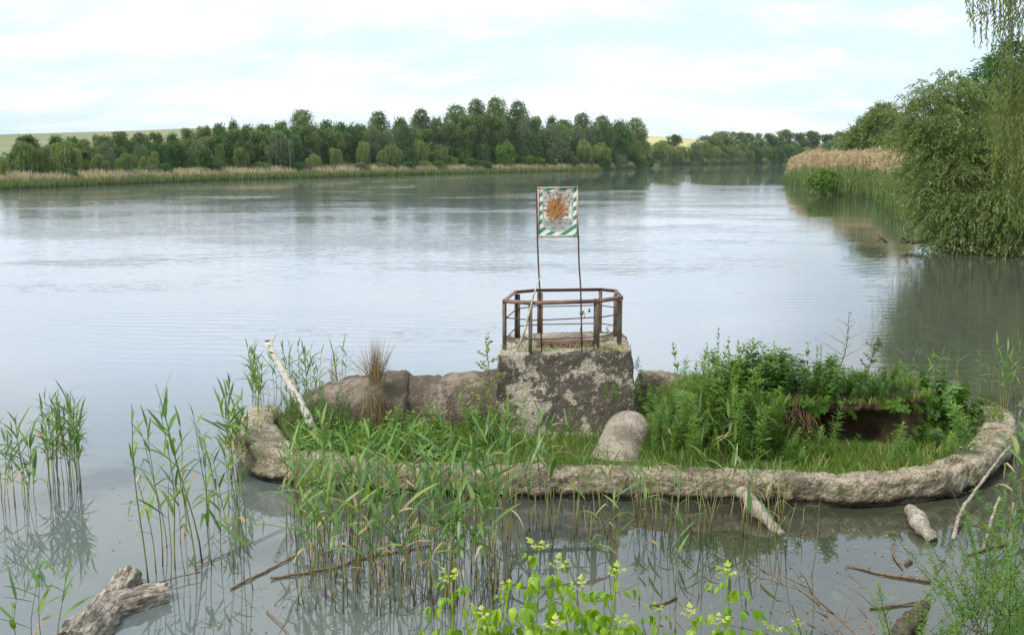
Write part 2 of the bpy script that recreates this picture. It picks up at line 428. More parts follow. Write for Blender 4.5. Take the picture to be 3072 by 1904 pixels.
def water_mat():
    t = NT('lake_water'); p = t.pos()
    sx = t.n('ShaderNodeSeparateXYZ'); t.l(p, sx.inputs[0]); X, Y = sx.outputs[0], sx.outputs[1]
    # ripples: long-crested wavelets; calm and ruffled lanes; the shallow water by the dam is still
    w1 = t.noise(t.scale(p, (.85, 1.75, 1), (0, 0, .16)), 1.35, 3, .5, .6)
    w2 = t.noise(t.scale(p, (1.0, 2.0, 1), (0, 0, -.22)), 3.3, 3, .55, .4)
    w3 = t.noise(t.scale(p, (.5, 1.0, 1), (0, 0, .3)), .34, 2, .5)
    lanes = t.step(t.noise(t.scale(p, (.010, .034, 1), (0, 0, .10)), 1.0, 3, .5, .3), .34, .66)
    near = t.step(Y, 9.5, 21.0)                       # sheltered by the dam and the basin
    far = t.step(Y, 60.0, 180.0)
    amp = t.math('MULTIPLY', t.math('ADD', .35, t.math('MULTIPLY', lanes, .9)), t.math('ADD', .07, t.math('MULTIPLY', near, .93)))
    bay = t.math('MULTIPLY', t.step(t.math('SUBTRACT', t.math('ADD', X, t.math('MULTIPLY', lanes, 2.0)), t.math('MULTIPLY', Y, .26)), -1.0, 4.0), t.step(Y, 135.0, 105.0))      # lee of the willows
    amp = t.math('MULTIPLY', amp, t.math('SUBTRACT', 1.0, t.math('MULTIPLY', far, .86)))
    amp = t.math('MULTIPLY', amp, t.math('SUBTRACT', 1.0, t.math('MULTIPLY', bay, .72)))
    A, B = gp(880, 578), gp(1960, 504); nx_, ny_ = -(B - A).normalized().y, (B - A).normalized().x
    dl = t.math('ADD', t.math('MULTIPLY', X, nx_), t.math('ADD', t.math('MULTIPLY', Y, ny_), -(A.x * nx_ + A.y * ny_)))
    dl = t.math('ADD', dl, t.math('MULTIPLY', t.math('SUBTRACT', t.noise(p, .02, 3), .5), 22.0))
    lane = t.math('MULTIPLY', t.step(t.math('ABSOLUTE', dl), 11.0, 4.0), t.step(X, -60.0, -30.0))
    amp = t.math('MAXIMUM', amp, t.math('MULTIPLY', lane, 1.1))
    wt = t.n('ShaderNodeTexWave', wave_type='BANDS', bands_direction='Y', wave_profile='SIN')
    t.l(t.scale(p, (1, 1, 1), (0, 0, .10)), wt.inputs['Vector'])
    for k_, v_ in (('Scale', .55), ('Distortion', 9.0), ('Detail', 2.0), ('Detail Scale', .35), ('Detail Roughness', .5)): wt.inputs[k_].default_value = v_
    trains = t.step(t.noise(t.scale(p, (.05, .11, 1), (0, 0, -.2)), 1.0, 3, .55), .38, .68)            # groups of wavelets
    h = t.math('MULTIPLY', t.math('MULTIPLY', wt.outputs['Fac'], trains), .0115)
    h = t.math('ADD', h, t.math('MULTIPLY', w1, .0155)); h = t.math('ADD', h, t.math('MULTIPLY', 0.0, .0155), t.math('ADD', t.math('MULTIPLY', w2, .0052), t.math('MULTIPLY', w3, .022)))
    nrm = t.bump(t.math('MULTIPLY', h, amp), 1.0)
    # silty water, clearer and darker over the weedy shallows on the dam side
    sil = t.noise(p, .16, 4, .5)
    shal_shade = t.math('MULTIPLY', t.step(t.math('SUBTRACT', X, t.math('MULTIPLY', sil, 3.0)), -3.6, 1.2), t.step(Y, 14.6, 12.2))
    shal_shade = t.math('MAXIMUM', shal_shade, t.math('MULTIPLY', bay, .9))  # bay by the willows also darkened in colour, standing in for their shade
    base = t.mix(t.math('MULTIPLY', t.step(Y, 13.0, 24.0), t.step(Y, 125.0, 62.0)), t.mix(sil, (.09, .11, .10), (.145, .165, .16)), t.mix(sil, (.23, .255, .275), (.29, .31, .325)))      # silty open lake, painted paler to stand in for sky reflection
    col = t.mix(shal_shade, base, t.mix(t.noise(p, 1.1, 5, .6), (.028, .034, .022), (.07, .072, .042)))
    # specks of pollen and duckweed drifting on the still water
    sp = t.voro(t.scale(p, (1, 1, 1)), 26.0)
    dens = t.step(t.noise(p, .9, 5, .65), .46, .64)
    spk = t.math('MULTIPLY', t.step(sp, .17, .11), t.math('MULTIPLY', dens, t.step(Y, 16.0, 13.0)))
    scum = t.math('MULTIPLY', t.step(t.noise(p, 3.0, 7, .7, .5), .57, .70), t.math('MULTIPLY', shal_shade, .45))
    col = t.mix(scum, col, (.15, .15, .075))
    col = t.mix(t.math('MULTIPLY', spk, .8), col, (.42, .42, .33))
    rough = t.math('ADD', .02, t.math('MULTIPLY', spk, .4))
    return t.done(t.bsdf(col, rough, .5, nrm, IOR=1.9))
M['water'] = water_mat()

def sign_mat():
    """enamelled notice: white and green slanting border, grey field with a rounded foot, white frame line, rust"""
    t = NT('rusted_sign_enamel'); p = t.obj()
    s = t.n('ShaderNodeSeparateXYZ'); t.l(p, s.inputs[0]); x, z = s.outputs[0], s.outputs[2]     # x -.25..25, z 0...69
    st = t.math('FRACT', t.math('MULTIPLY', t.math('ADD', t.math('MULTIPLY', x, -.72), z), 7.6))
    green = t.math('MULTIPLY', t.step(st, .50, .52), t.step(st, 1.0, .98))
    border = t.mix(green, (.80, .78, .70), (.06, .265, .195))
    ax = t.math('ABSOLUTE', x)
    rect = t.math('MULTIPLY', t.step(ax, .202, .199), t.math('MULTIPLY', t.step(z, .20, .203), t.step(z, .643, .640)))
    dz = t.math('DIVIDE', t.math('SUBTRACT', z, .20), .15); dx = t.math('DIVIDE', x, .202)
    ell = t.step(t.math('ADD', t.math('MULTIPLY', dx, dx), t.math('MULTIPLY', dz, dz)), 1.0, .97)
    ell = t.math('MULTIPLY', ell, t.step(z, .21, .205))
    inner = t.math('MAXIMUM', rect, ell)
    grey = t.mix(t.noise(p, 9, 5, .6), (.42, .40, .36), (.53, .51, .47))
    col = t.mix(inner, border, grey)
    o1 = t.math('MULTIPLY', t.step(ax, .178, .176), t.math('MULTIPLY', t.step(z, .245, .247), t.step(z, .468, .466)))
    i1 = t.math('MULTIPLY', t.step(ax, .152, .150), t.math('MULTIPLY', t.step(z, .270, .272), t.step(z, .450, .448)))
    line = t.math('SUBTRACT', o1, i1)
    col = t.mix(line, col, (.82, .78, .70))
    # rust: a big burst in the middle, pocks all round
    cz = t.math('DIVIDE', t.math('SUBTRACT', z, .38), .19); cx = t.math('DIVIDE', t.math('ADD', x, .02), .15)
    rr = t.math('SQRT', t.math('ADD', t.math('MULTIPLY', cx, cx), t.math('MULTIPLY', cz, cz)))
    nb = t.noise(p, 26, 5, .7)
    burst = t.step(t.math('ADD', rr, t.math('MULTIPLY', t.math('SUBTRACT', nb, .5), 3.2)), 1.2, .65)
    cz2 = t.math('DIVIDE', t.math('SUBTRACT', z, .46), .27); cx2 = t.math('DIVIDE', x, .21)
    r2 = t.math('SQRT', t.math('ADD', t.math('MULTIPLY', cx2, cx2), t.math('MULTIPLY', cz2, cz2)))
    vor = t.voro(p, 27)
    pock = t.math('MULTIPLY', t.step(vor, .42, .26), t.step(t.math('ADD', r2, t.math('MULTIPLY', t.math('SUBTRACT', t.noise(p, 14, 4), .5), 1.6)), 1.12, .8))
    edge = t.math('MULTIPLY', t.step(t.noise(p, 17, 5, .65), .60, .66), t.step(z, .60, .66))
    stain = t.step(t.math('ADD', r2, t.math('MULTIPLY', t.math('SUBTRACT', t.noise(p, 8, 5, .6), .5), 1.2)), 1.0, .2)
    col = t.mix(t.math('MULTIPLY', stain, .45), col, (.42, .24, .09))
    col = t.mix(t.math('MULTIPLY', burst, .92), col, t.mix(t.noise(p, 40, 4, .6), (.22, .075, .018), (.50, .22, .05)))
    col = t.mix(pock, col, (.115, .042, .018)); col = t.mix(edge, col, (.14, .05, .025))
    hx = t.math('DIVIDE', t.math('ADD', x, .03), .024); hz = t.math('DIVIDE', t.math('SUBTRACT', z, .565), .034)
    hole = t.step(t.math('ADD', t.math('MULTIPLY', hx, hx), t.math('MULTIPLY', hz, hz)), 1.0, .8)
    col = t.mix(hole, col, (.38, .50, .58))
    return t.done(t.bsdf(col, .55, .4))
M['sign'] = sign_mat()
def letter_mat():
    t = NT('faded_green_lettering'); p = t.pos()
    f = t.step(t.noise(p, 18, 4, .6), .40, .60)
    return t.done(t.bsdf(t.mix(f, (.40, .43, .39), (.10, .30, .25)), .6, .3))
M['letter'] = letter_mat()
M['padlock'] = steel_mat('dark_padlock', (.05, .045, .04), (.09, .07, .06), (.03, .02, .02))
M['rope'] = bark_mat('old_rope', (.14, .085, .06), (.30, .20, .15), 30, .004)
M['stick'] = bark_mat('bleached_stick', (.36, .29, .20), (.66, .58, .46), 9, .004)

# ------------------------------------------------------------------ setting: water, banks, hills
def sheet(name, V, nx, ny, mat, smooth=True):
    i = np.arange(nx - 1)[None, :] + np.arange(ny - 1)[:, None] * nx
    Q = np.stack([i, i + 1, i + nx + 1, i + nx], -1).reshape(-1, 4)
    return link(name, mesh_np(name, V, Q, None, mat, None, smooth))

wv = [(-700, -40, 0), (900, -40, 0), (900, 1000, 0), (-700, 1000, 0)]
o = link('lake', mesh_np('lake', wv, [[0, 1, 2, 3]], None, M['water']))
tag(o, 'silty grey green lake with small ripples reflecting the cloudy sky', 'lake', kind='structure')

# waterline of the far shore, photograph pixels
SHORE = [(-900, 600), (-300, 583), (0, 569), (126, 564), (420, 552), (630, 544), (840, 537), (1311, 523), (1800, 513), (1950, 504), (1964, 498),
         (2228, 492), (2392, 489), (2700, 487), (3400, 486), (4200, 486)]
SK_U = [-1500, -900, 0, 420, 560, 720, 1200, 1700, 1950, 2100, 2500, 3072, 3900, 4500]
SK_V = [430, 420, 408, 397, 391, 388, 392, 402, 410, 421, 428, 430, 435, 440]
def shore_v(u): return np.interp(u, [a for a, b in SHORE], [b for a, b in SHORE])
def shore(u):
    return gp(u, shore_v(u), 0)

def far_land(name, u0, u1, n, mat, label):
    us = np.linspace(u0, u1, n); rows = 16; V = []
    for j in range(rows):
        for u in us:
            a = shore(u); d0 = a.y
            rr = ray(u, V0)
            zs = HC + (V0 - np.interp(u, SK_U, SK_V)) / FPX * 900
            f = j / (rows - 1)
            if j == 0: y = d0 - 3; z = -.6
            elif j == 1: y = d0 + 4; z = .5
            elif j == 2: y = d0 + 45; z = 1.3
            else:
                k = (j - 2) / (rows - 6)
                y = d0 + 45 + (900 - d0 - 45) * k
                z = 1.3 + (zs - 1.3) * (3 * min(k, 1) ** 2 - 2 * min(k, 1) ** 3) if k < 1 else zs - 12 * (k - 1) ** 2 * 4
            V.append((rr.x / rr.y * y, y, z))
    o = sheet(name, V, n, rows, mat)
    tag(o, label, 'field', kind='structure')
far_land('hill', -1600, 1560, 60, M['field'], 'low green hill with a crop field rising behind the far trees')
far_land('hill', 1560, 4500, 50, M['wheat'], 'pale yellow ripening field on the slope behind the far bend')

# right bank: a tongue of low land carrying reeds and willows
RB = [(2365, 548), (2420, 572), (2520, 588), (2620, 596), (2690, 640), (2740, 700), (2850, 735), (3000, 750), (3200, 770), (3600, 840)]
RBP = [gp(u, v) for u, v in RB]
def right_bank():
    far = [(2360, 541), (2420, 530), (2520, 520), (2640, 512), (2760, 508), (2900, 506), (3100, 505), (3300, 505), (3600, 505), (4000, 505)]
    V = []; fs = [0, .006, .015, .04, .09, .18, .3, .45, .6, .75, .9, 1]; rows = len(fs)
    for j in range(rows):
        f = fs[j]
        for a, (u, v) in zip(RBP, far):
            b = gp(u, v)
            p = a.lerp(b, f)
            z = (np.interp(f, [0, .006, .015, .04, .09, .3, .9, 1], [-.3, .12, .28, .4, .6, 1.0, .5, -.4]))
            V.append((p.x, p.y, z + (.2 * fbm((p.x, p.y, 0), .2) if f > .05 else .04 * fbm((p.x, p.y, 0), 1.2))))
    o = sheet('right_bank', V, len(RBP), rows, M['bank'])
    tag(o, 'low grassy tongue of land under the reeds and willows at right', 'bank', kind='structure')
right_bank()

# the dam the photographer stands on: its slope ends in the water just below the frame
def bank_z(x, y):
    edge = 8.75 + 3.6 * (1 / (1 + math.exp(-(x - 5.9) * 1.9))) + 2.6 * (1 / (1 + math.exp(-(x - 9.0) * 1.2)))
    d = edge - y
    z = .38 * d
    if z > 3.0: z = 3.0 + (z - 3.0) * .05
    return max(-.7, min(z, 3.05))
def dam():
    xs = np.linspace(-32, 34, 110); ys = np.linspace(-8, 17, 70); V = []
    for y in ys:
        for x in xs:
            z = bank_z(x, y)
            V.append((x, y, z + (.06 * fbm((x, y, 0), .8) if z > -.6 else 0)))
    o = sheet('dam_slope', V, len(xs), len(ys), M['bank'])
    tag(o, 'grassy slope of the dam in the foreground at lower right', 'slope', kind='structure')
dam()

# ------------------------------------------------------------------ concrete spillway in the water
def smooth_path(pts, step):
    """Catmull-Rom through the points, resampled at an even step"""
    P = [np.array(p, dtype=float) for p in pts]
    P = [2 * P[0] - P[1]] + P + [2 * P[-1] - P[-2]]
    out = []
    for i in range(1, len(P) - 2):
        for t in np.linspace(0, 1, 24, endpoint=False):
            a, b, c, d = P[i - 1], P[i], P[i + 1], P[i + 2]
            out.append(.5 * (2 * b + (c - a) * t + (2 * a - 5 * b + 4 * c - d) * t * t + (3 * b - a - 3 * c + d) * t ** 3))
    out.append(P[-2]); out = np.array(out)
    s = np.concatenate([[0], np.cumsum(np.linalg.norm(np.diff(out, axis=0), axis=1))])
    q = np.linspace(0, s[-1], max(2, int(s[-1] / step)))
    return np.stack([np.interp(q, s, out[:, k]) for k in range(out.shape[1])], 1)

def sweep(path, prof, width, ztop, zbot, lump, seed, endround=.25):
    """a rough concrete body: profile ring carried along a level path; width/ztop per path point"""
    n = len(path); k = len(prof)
    d = np.gradient(path[:, :2], axis=0); d /= np.linalg.norm(d, axis=1)[:, None]
    nr = np.stack([-d[:, 1], d[:, 0]], 1)
    s = np.concatenate([[0], np.cumsum(np.linalg.norm(np.diff(path[:, :2], axis=0), axis=1))])
    V = []
    rk = random.Random(int(seed)); cr = [rk.uniform(0, s[-1]) for _ in range(int(s[-1] / 1.3))]
    for i in range(n):
        gap = max([0] + [1 - abs(s[i] - c) / .05 for c in cr if abs(s[i] - c) < .05])
        e = min(1.0, min(s[i], s[-1] - s[i]) / endround)
        e = math.sqrt(max(0.0, 1 - (1 - e) ** 2)) * .97 + .03
        for (a, b) in prof:
            w = width[i] * e
            z = zbot + (ztop[i] - zbot) * (b if b < .5 else .5 + (b - .5) * (.5 + .5 * e))
            p = np.array([path[i, 0] + nr[i, 0] * a * w, path[i, 1] + nr[i, 1] * a * w, z])
            out = np.array([nr[i, 0] * a * 2, nr[i, 1] * a * 2, (b - .5) * 2]); out /= np.linalg.norm(out) + 1e-6
            c6 = fbm(p, 5, 4, seed + 9); h = fbm(p, 1.6, 3, seed) * lump + (math.floor(c6 * 4) / 4 * .6 + c6 * .4) * lump * .8 + fbm(p, 19, 3, seed + 3) * lump * .45
            V.append(p + out * (h - .07 * gap * (.6 + .8 * MN.noise(Vector((p[2] * 9, a * 7, seed))))))
    V = np.array(V)
    i = np.arange(n - 1)[:, None] * k; j = np.arange(k)[None, :]; j2 = (j + 1) % k
    Q = np.stack([i + j2, i + j, i + k + j, i + k + j2], -1).reshape(-1, 4)
    c0, c1 = len(V), len(V) + 1
    V = np.concatenate([V, [V[:k].mean(0)], [V[(n - 1) * k:n * k].mean(0)]])
    jj = np.arange(k); j2 = (jj + 1) % k; b = (n - 1) * k
    T = np.concatenate([np.stack([jj, j2, np.full(k, c0)], -1), np.stack([b + j2, b + jj, np.full(k, c1)], -1)])
    return V, Q, T

def round_profile(k, p=3.2):
    out = []
    for q in range(k):
        a = 2 * math.pi * q / k
        c, s = math.cos(a), math.sin(a)
        r = (abs(c) ** p + abs(s) ** p) ** (-1 / p)
        out.append((.5 * c * r, .5 + .5 * s * r))
    return out

ZR = .42
rim_px = [(850, 1262), (790, 1262), (765, 1290), (800, 1335), (900, 1362), (1050, 1378), (1300, 1390), (1500, 1394), (1750, 1399), (2000, 1404), (2250, 1412),
          (2420, 1417), (2560, 1420), (2700, 1411), (2797, 1398), (2895, 1366), (2958, 1325), (2995, 1283), (2990, 1248), (2950, 1215)]
rim_path = smooth_path([tuple(gp(u, v, ZR))[:2] for u, v in rim_px], .035)
RN = len(rim_path)
rs = np.linspace(0, 1, RN)
rim_w = np.interp(rs, [0, .10, .2, .55, .7, .8, .9, 1], [.60, .60, .42, .38, .40, .46, .50, .46])
rim_top = np.interp(rs, [0, .06, .14, .25, .8, .9, 1], [.60, .62, .50, .40, .40, .44, .45])
V, Q, T = sweep(rim_path, round_profile(44, 5.5), rim_w, rim_top, .06, .05, 4.0)
basin = empty('basin_wall', gp(1700, 1475))
def child(name, me, parent):
    o = link(name, me, parent)
    o.matrix_parent_inverse = Matrix.Translation(-Vector(parent.location))
    return o
child('rim', mesh_np('rim', V, Q, T, M['rim'], None, False), basin)
V, Q, T = sweep(rim_path, round_profile(18), rim_w * .62, np.full(RN, .16), -.5, .03, 7.0)
child('footing', mesh_np('footing', V, Q, T, M['culvert'], None, True), basin)
# rear side of the ring, low in the weeds
back_px = [(1905, 1150), (1990, 1146), (2120, 1160), (2350, 1175), (2600, 1180), (2800, 1182), (2950, 1200)]
bp = smooth_path([tuple(gp(u, v, .62))[:2] for u, v in back_px], .08)
bn = len(bp); bs = np.linspace(0, 1, bn)
V, Q, T = sweep(bp, round_profile(20), np.full(bn, .5), np.interp(bs, [0, .2, .5, 1], [.86, .72, .55, .45]), -.3, .05, 12.0)
child('rear_rim', mesh_np('rear_rim', V, Q, T, M['rim'], None, True), basin)
tag(basin, 'low crumbling pale concrete wall ringing the weedy basin in the water', 'concrete wall')

YF = 15.2
ZP = atY(1590, 1055, YF).z             # level of the platform
ZT = atY(1590, 904, YF).z              # top of the railing

def loft(rings, cap=True, subdiv=1):
    k = len(rings[0]); n = len(rings)
    V = np.concatenate([np.asarray(r) for r in rings])
    i = np.arange(n - 1)[:, None] * k; j = np.arange(k)[None, :]; j2 = (j + 1) % k
    Q = np.stack([i + j, i + j2, i + k + j2, i + k + j], -1).reshape(-1, 4)
    return V, Q

def poly_ring(corners, n_side, z, rnd=.10):
    """closed polygon, corners softened, n_side points per side"""
    c = [np.array(p[:2], dtype=float) for p in corners]; m = len(c); out = []
    for i in range(m):
        a, b = c[i], c[(i + 1) % m]
        for t in np.linspace(rnd, 1 - rnd, n_side): out.append(a + (b - a) * t)
    return np.array([(p[0], p[1], z) for p in out])

tower = empty('intake_tower', gp(1700, 1366))
tc = [gp(1500, 1057, ZP), gp(1893, 1047, ZP), gp(1866, 996, ZP), gp(1528, 1000, ZP)]
def tower_ring(f, z):
    """f: 0 at the top, 1 at the foot"""
    off = [(-.17, -.42), (.13, -.36), (.15, .25), (-.15, .25)]
    return poly_ring([(p.x + o[0] * f, p.y + o[1] * f) for p, o in zip(tc, off)], 30, z, .012)
rings = []
zs = list(np.linspace(-.35, ZP, 44))
for z in zs: rings.append(tower_ring((ZP - z) / (ZP + .35), z))
cen = np.mean([(p.x, p.y) for p in tc], axis=0)
for s in (.985, .9, .75, .6, .45, .3, .15, .02):
    r = tower_ring(0, ZP + (.0 if s < .9 else -.01)); r[:, :2] = cen + (r[:, :2] - cen) * s; rings.append(r)
rings[43][:, :2] = cen + (rings[43][:, :2] - cen) * .995
V, Q = loft(rings)
def tower_disp(v):
    top = v[2] > ZP - .03
    a = .035 * fbm(v, 1.7, 3, 2) + .028 * fbm(v, 6, 4, 5) + .012 * fbm(v, 18, 3, 1)
    if top: return (v[0], v[1], v[2] + a * .6)
    # slab-like steps where the render has fallen off
    sp = fbm(v, 1.1, 4, 21); a += .03 if sp > .05 else 0.0
    d = np.array([v[0] - cen[0], v[1] - cen[1]]); m = np.abs(d).argmax()
    w = v.copy()
    if abs(d[1]) * 1.25 > abs(d[0]): w[1] += math.copysign(a, d[1])
    else: w[0] += math.copysign(a, d[0])
    if v[2] > ZP - .12: w[2] += .03 * fbm(v, 5, 3, 8)
    return w
V = displace(V, tower_disp)
child('block', mesh_np('block', V, Q, None, M['tower'], None, True), tower)
# raised slab at the rear of the well and the rusty channel on its edge
b = MB()
sl = [gp(1608, 1019, ZP + .07), gp(1788, 1018, ZP + .07), gp(1778, 996, ZP + .07), gp(1600, 998, ZP + .07)]
ringsS = [poly_ring(sl, 14, z, .02) for z in (ZP - .06, ZP + .03, ZP + .07)]
cs = np.mean([(p.x, p.y) for p in sl], axis=0)
for s in (.9, .6, .3, .02):
    r = poly_ring(sl, 14, ZP + .075, .02); r[:, :2] = cs + (r[:, :2] - cs) * s; ringsS.append(r)
V, Q = loft(ringsS)
V = displace(V, lambda v: v + np.array([0, 0, .02 * fbm(v, 5, 4, 3)]))
child('slab', mesh_np('slab', V, Q, None, M['pipe'], None, True), tower)
a_, b_ = gp(1609, 1030, ZP + .045), gp(1787, 1029, ZP + .045)
ch = MB(); ch.bar(a_, b_, .012, .085)
ch.bar(a_ + Vector((0, .035, .04)), b_ + Vector((0, .035, .04)), .07, .010)
ch.bar(a_ + Vector((0, .035, -.04)), b_ + Vector((0, .035, -.04)), .07, .010)
child('channel_beam', ch.mesh('channel_beam', M['rust']), tower)
# solid dark bar painting the shade of the well slot before the beam
wl = MB(); wa, wb = gp(1606, 1040, ZP + .014), gp(1792, 1039, ZP + .014)
wl.bar(wa, wb, .05, .025)
child('well_slot_shade', wl.mesh('well_slot_shade', M['padlock']), tower)
tag(tower, 'square lichen stained concrete tower with sloping faces under the railing', 'concrete tower')

def lump_body(name, path, rad, squash, mat, seed, lump, label, cat, parts=None, sides=40, exp=2.0):
    """big rounded concrete body lying along a path"""
    P = smooth_path(path, .07); n = len(P)
    s = np.linspace(0, 1, n); r = np.interp(s, rad[0], rad[1])
    d = np.gradient(P[:, :2], axis=0); d /= np.linalg.norm(d, axis=1)[:, None]
    nr = np.stack([-d[:, 1], d[:, 0]], 1); V = []
    for i in range(n):
        e = min(1.0, min(i, n - 1 - i) * .07 / .12); e = math.sqrt(max(0, 1 - (1 - e) ** 2)) * .97 + .03
        for q in range(sides):
            a = 2 * math.pi * q / sides
            c, sn = math.cos(a), math.sin(a)
            k = (abs(c) ** exp + abs(sn) ** exp) ** (-1 / exp)
            p = np.array([P[i, 0] + nr[i, 0] * c * k * r[i] * e, P[i, 1] + nr[i, 1] * c * k * r[i] * e, P[i, 2] + sn * k * r[i] * e * squash])
            o = np.array([nr[i, 0] * c, nr[i, 1] * c, sn])
            V.append(p + o * (lump * fbm(p, 1.3, 3, seed) + lump * .5 * fbm(p, 5, 4, seed + 4) + lump * .25 * fbm(p, 17, 3, seed + 2)))
    i = np.arange(n - 1)[:, None] * sides; j = np.arange(sides)[None, :]; j2 = (j + 1) % sides
    Q = np.stack([i + j2, i + j, i + sides + j, i + sides + j2], -1).reshape(-1, 4)
    o = link(name, mesh_np(name, np.array(V), Q, None, mat, None, True))
    tag(o, label, cat)
    return o
def pt(u, v, Y, dz=0):
    p = atY(u, v, Y); return (p.x, p.y, p.z + dz)
# left culvert: thick end section with a collar, thinner length running to the tower
culvert = lump_body('concrete_culvert', [pt(880, 1205, 15.7, -.45), pt(980, 1160, 15.9, -.55), pt(1110, 1125, 16.0, -.62), pt(1246, 1118, 16.0, -.66)],
          ([0, .3, .7, 1], [.42, .58, .68, .70]), 1.0, M['culvert'], 31, .10, 'thick brown weathered end of the concrete culvert under the dry grass tuft', 'culvert', exp=2.4)
lump_body('concrete_culvert', [pt(1150, 1138, 16.0, -.62), pt(1350, 1126, 16.0, -.62), pt(1530, 1118, 16.05, -.62)],
          ([0, 1], [.62, .62]), 1.0, M['culvert'], 37, .075, 'brown concrete culvert length joining the tower on its left side', 'culvert', exp=2.4)
collar = lump_body('collar', [pt(1222, 1118, 16.0, -.66), pt(1236, 1118, 16.0, -.66), pt(1252, 1119, 16.0, -.67)], ([0, 1], [.725, .70]), 1.0, M['rim'], 31, .10, None, None, exp=2.4)
collar.parent = culvert
lump_body('concrete_pipe', [pt(1893, 1218, 15.0, -.36), pt(1874, 1262, 14.55, -.36), pt(1856, 1306, 14.1, -.36), pt(1840, 1350, 13.65, -.36)],
          ([0, 1], [.35, .37]), 1.0, M['pipe'], 41, .02, 'short rounded grey concrete pipe running from the tower foot to the front wall', 'pipe', exp=2.2)

# ------------------------------------------------------------------ soil inside the ring
inner = [(p[0], p[1]) for p in rim_path] + [(p[0], p[1]) for p in bp[::-1]] + [(1.5, 16.6), (-3.2, 16.4)]
IN = np.array([tuple(p)[:2] for p in rim_path[::9]] + [tuple(p)[:2] for p in bp[::-6]] + [(1.5, 16.6), (-3.2, 16.4)])
def inside(x, y):
    c = False; j = len(IN) - 1
    for i in range(len(IN)):
        if (IN[i, 1] > y) != (IN[j, 1] > y) and x < (IN[j, 0] - IN[i, 0]) * (y - IN[i, 1]) / (IN[j, 1] - IN[i, 1]) + IN[i, 0]: c = not c
        j = i
    return c
def sstep(x, a, b):
    t = max(0.0, min(1.0, (x - a) / (b - a))); return t * t * (3 - 2 * t)
def scarp_y(x): return 14.38 + .12 * math.sin(x * 2.1) + .5 * sstep(x, 5.7, 6.8) + .25 * sstep(4.0, 3.4, 2.6)
def soil_z(x, y):
    z = .28 + .05 * MN.noise(Vector((x * 1.5, y * 1.5, 0)))
    m = sstep(x, 2.2, 3.0) * sstep(7.6, 6.9, 6.2) if False else sstep(x, 2.2, 3.0) * (1 - sstep(x, 6.3, 7.3))
    z += .62 * m * sstep(y, scarp_y(x) + 1.0, scarp_y(x) + 1.2) * (1 - .6 * sstep(y, 15.8, 17.4))
    z += .35 * (1 - sstep(x, -3.4, -1.6)) * sstep(y, 14.6, 15.6)
    return z
xs = np.linspace(-4.8, 8.2, 150); ys = np.linspace(12.5, 18.4, 76)
V = []
for y in ys:
    for x in xs: V.append((x, y, soil_z(x, y) if inside(x, y) else -.5))
o = sheet('basin_soil', V, len(xs), len(ys), M['sod'])
tag(o, 'earth and sod filling the concrete ring', 'soil', kind='structure')

# eroded earth bank with a dark hollow
def earth_bank():
    ns, nt = 110, 34; V = []
    for a in range(ns):
        x = 2.75 + (6.75 - 2.75) * a / (ns - 1)
        for b in range(nt):
            f = b / (nt - 1)
            if f < .72:
                t = f / .72
                z = .12 + (.93 - .12 + .07 * fbm((x, 0, 4), 1.8, 3)) * t
                y = scarp_y(x) + .28 * t - .10 * sstep(t, .75, 1.0)                       # leans back, lip hangs over
                cave = math.exp(-((x - 5.1) / .5) ** 2) * sstep(t, -.2, .15) * (1 - sstep(t, .62, .86))
                cave2 = .6 * math.exp(-((x - 4.2) / .35) ** 2) * (1 - sstep(t, .5, .8))
                y += .85 * cave + .4 * cave2
                y += .16 * fbm((x, y, z), 2.2, 4, 5) + .04 * fbm((x, y, z), 9, 3, 2)
            else:
                t = (f - .72) / .28
                z = .93 + .05 * math.sin(t * math.pi) + .02 * fbm((x, t, 0), 6, 3) - .06 * t + .07 * fbm((x, 0, 4), 1.8, 3) * (1 - t)
                y = scarp_y(x) + .18 + 1.25 * t
            e = sstep(x, 2.75, 3.2) * (1 - sstep(x, 6.3, 6.75))
            V.append((x, y + (1 - e) * .25, .1 + (z - .1) * (.25 + .75 * e)))
    V = np.array(V)
    i = np.arange(ns - 1)[:, None] * nt + np.arange(nt - 1)[None, :]
    Q = np.stack([i, i + nt, i + nt + 1, i + 1], -1).reshape(-1, 4)
    o = link('earth_bank', mesh_np('earth_bank', V, Q, None, M['earth'], None, True))
    tag(o, 'eroded brown earth bank with a dark hollow under overhanging sod', 'earth bank', kind='structure')
earth_bank()

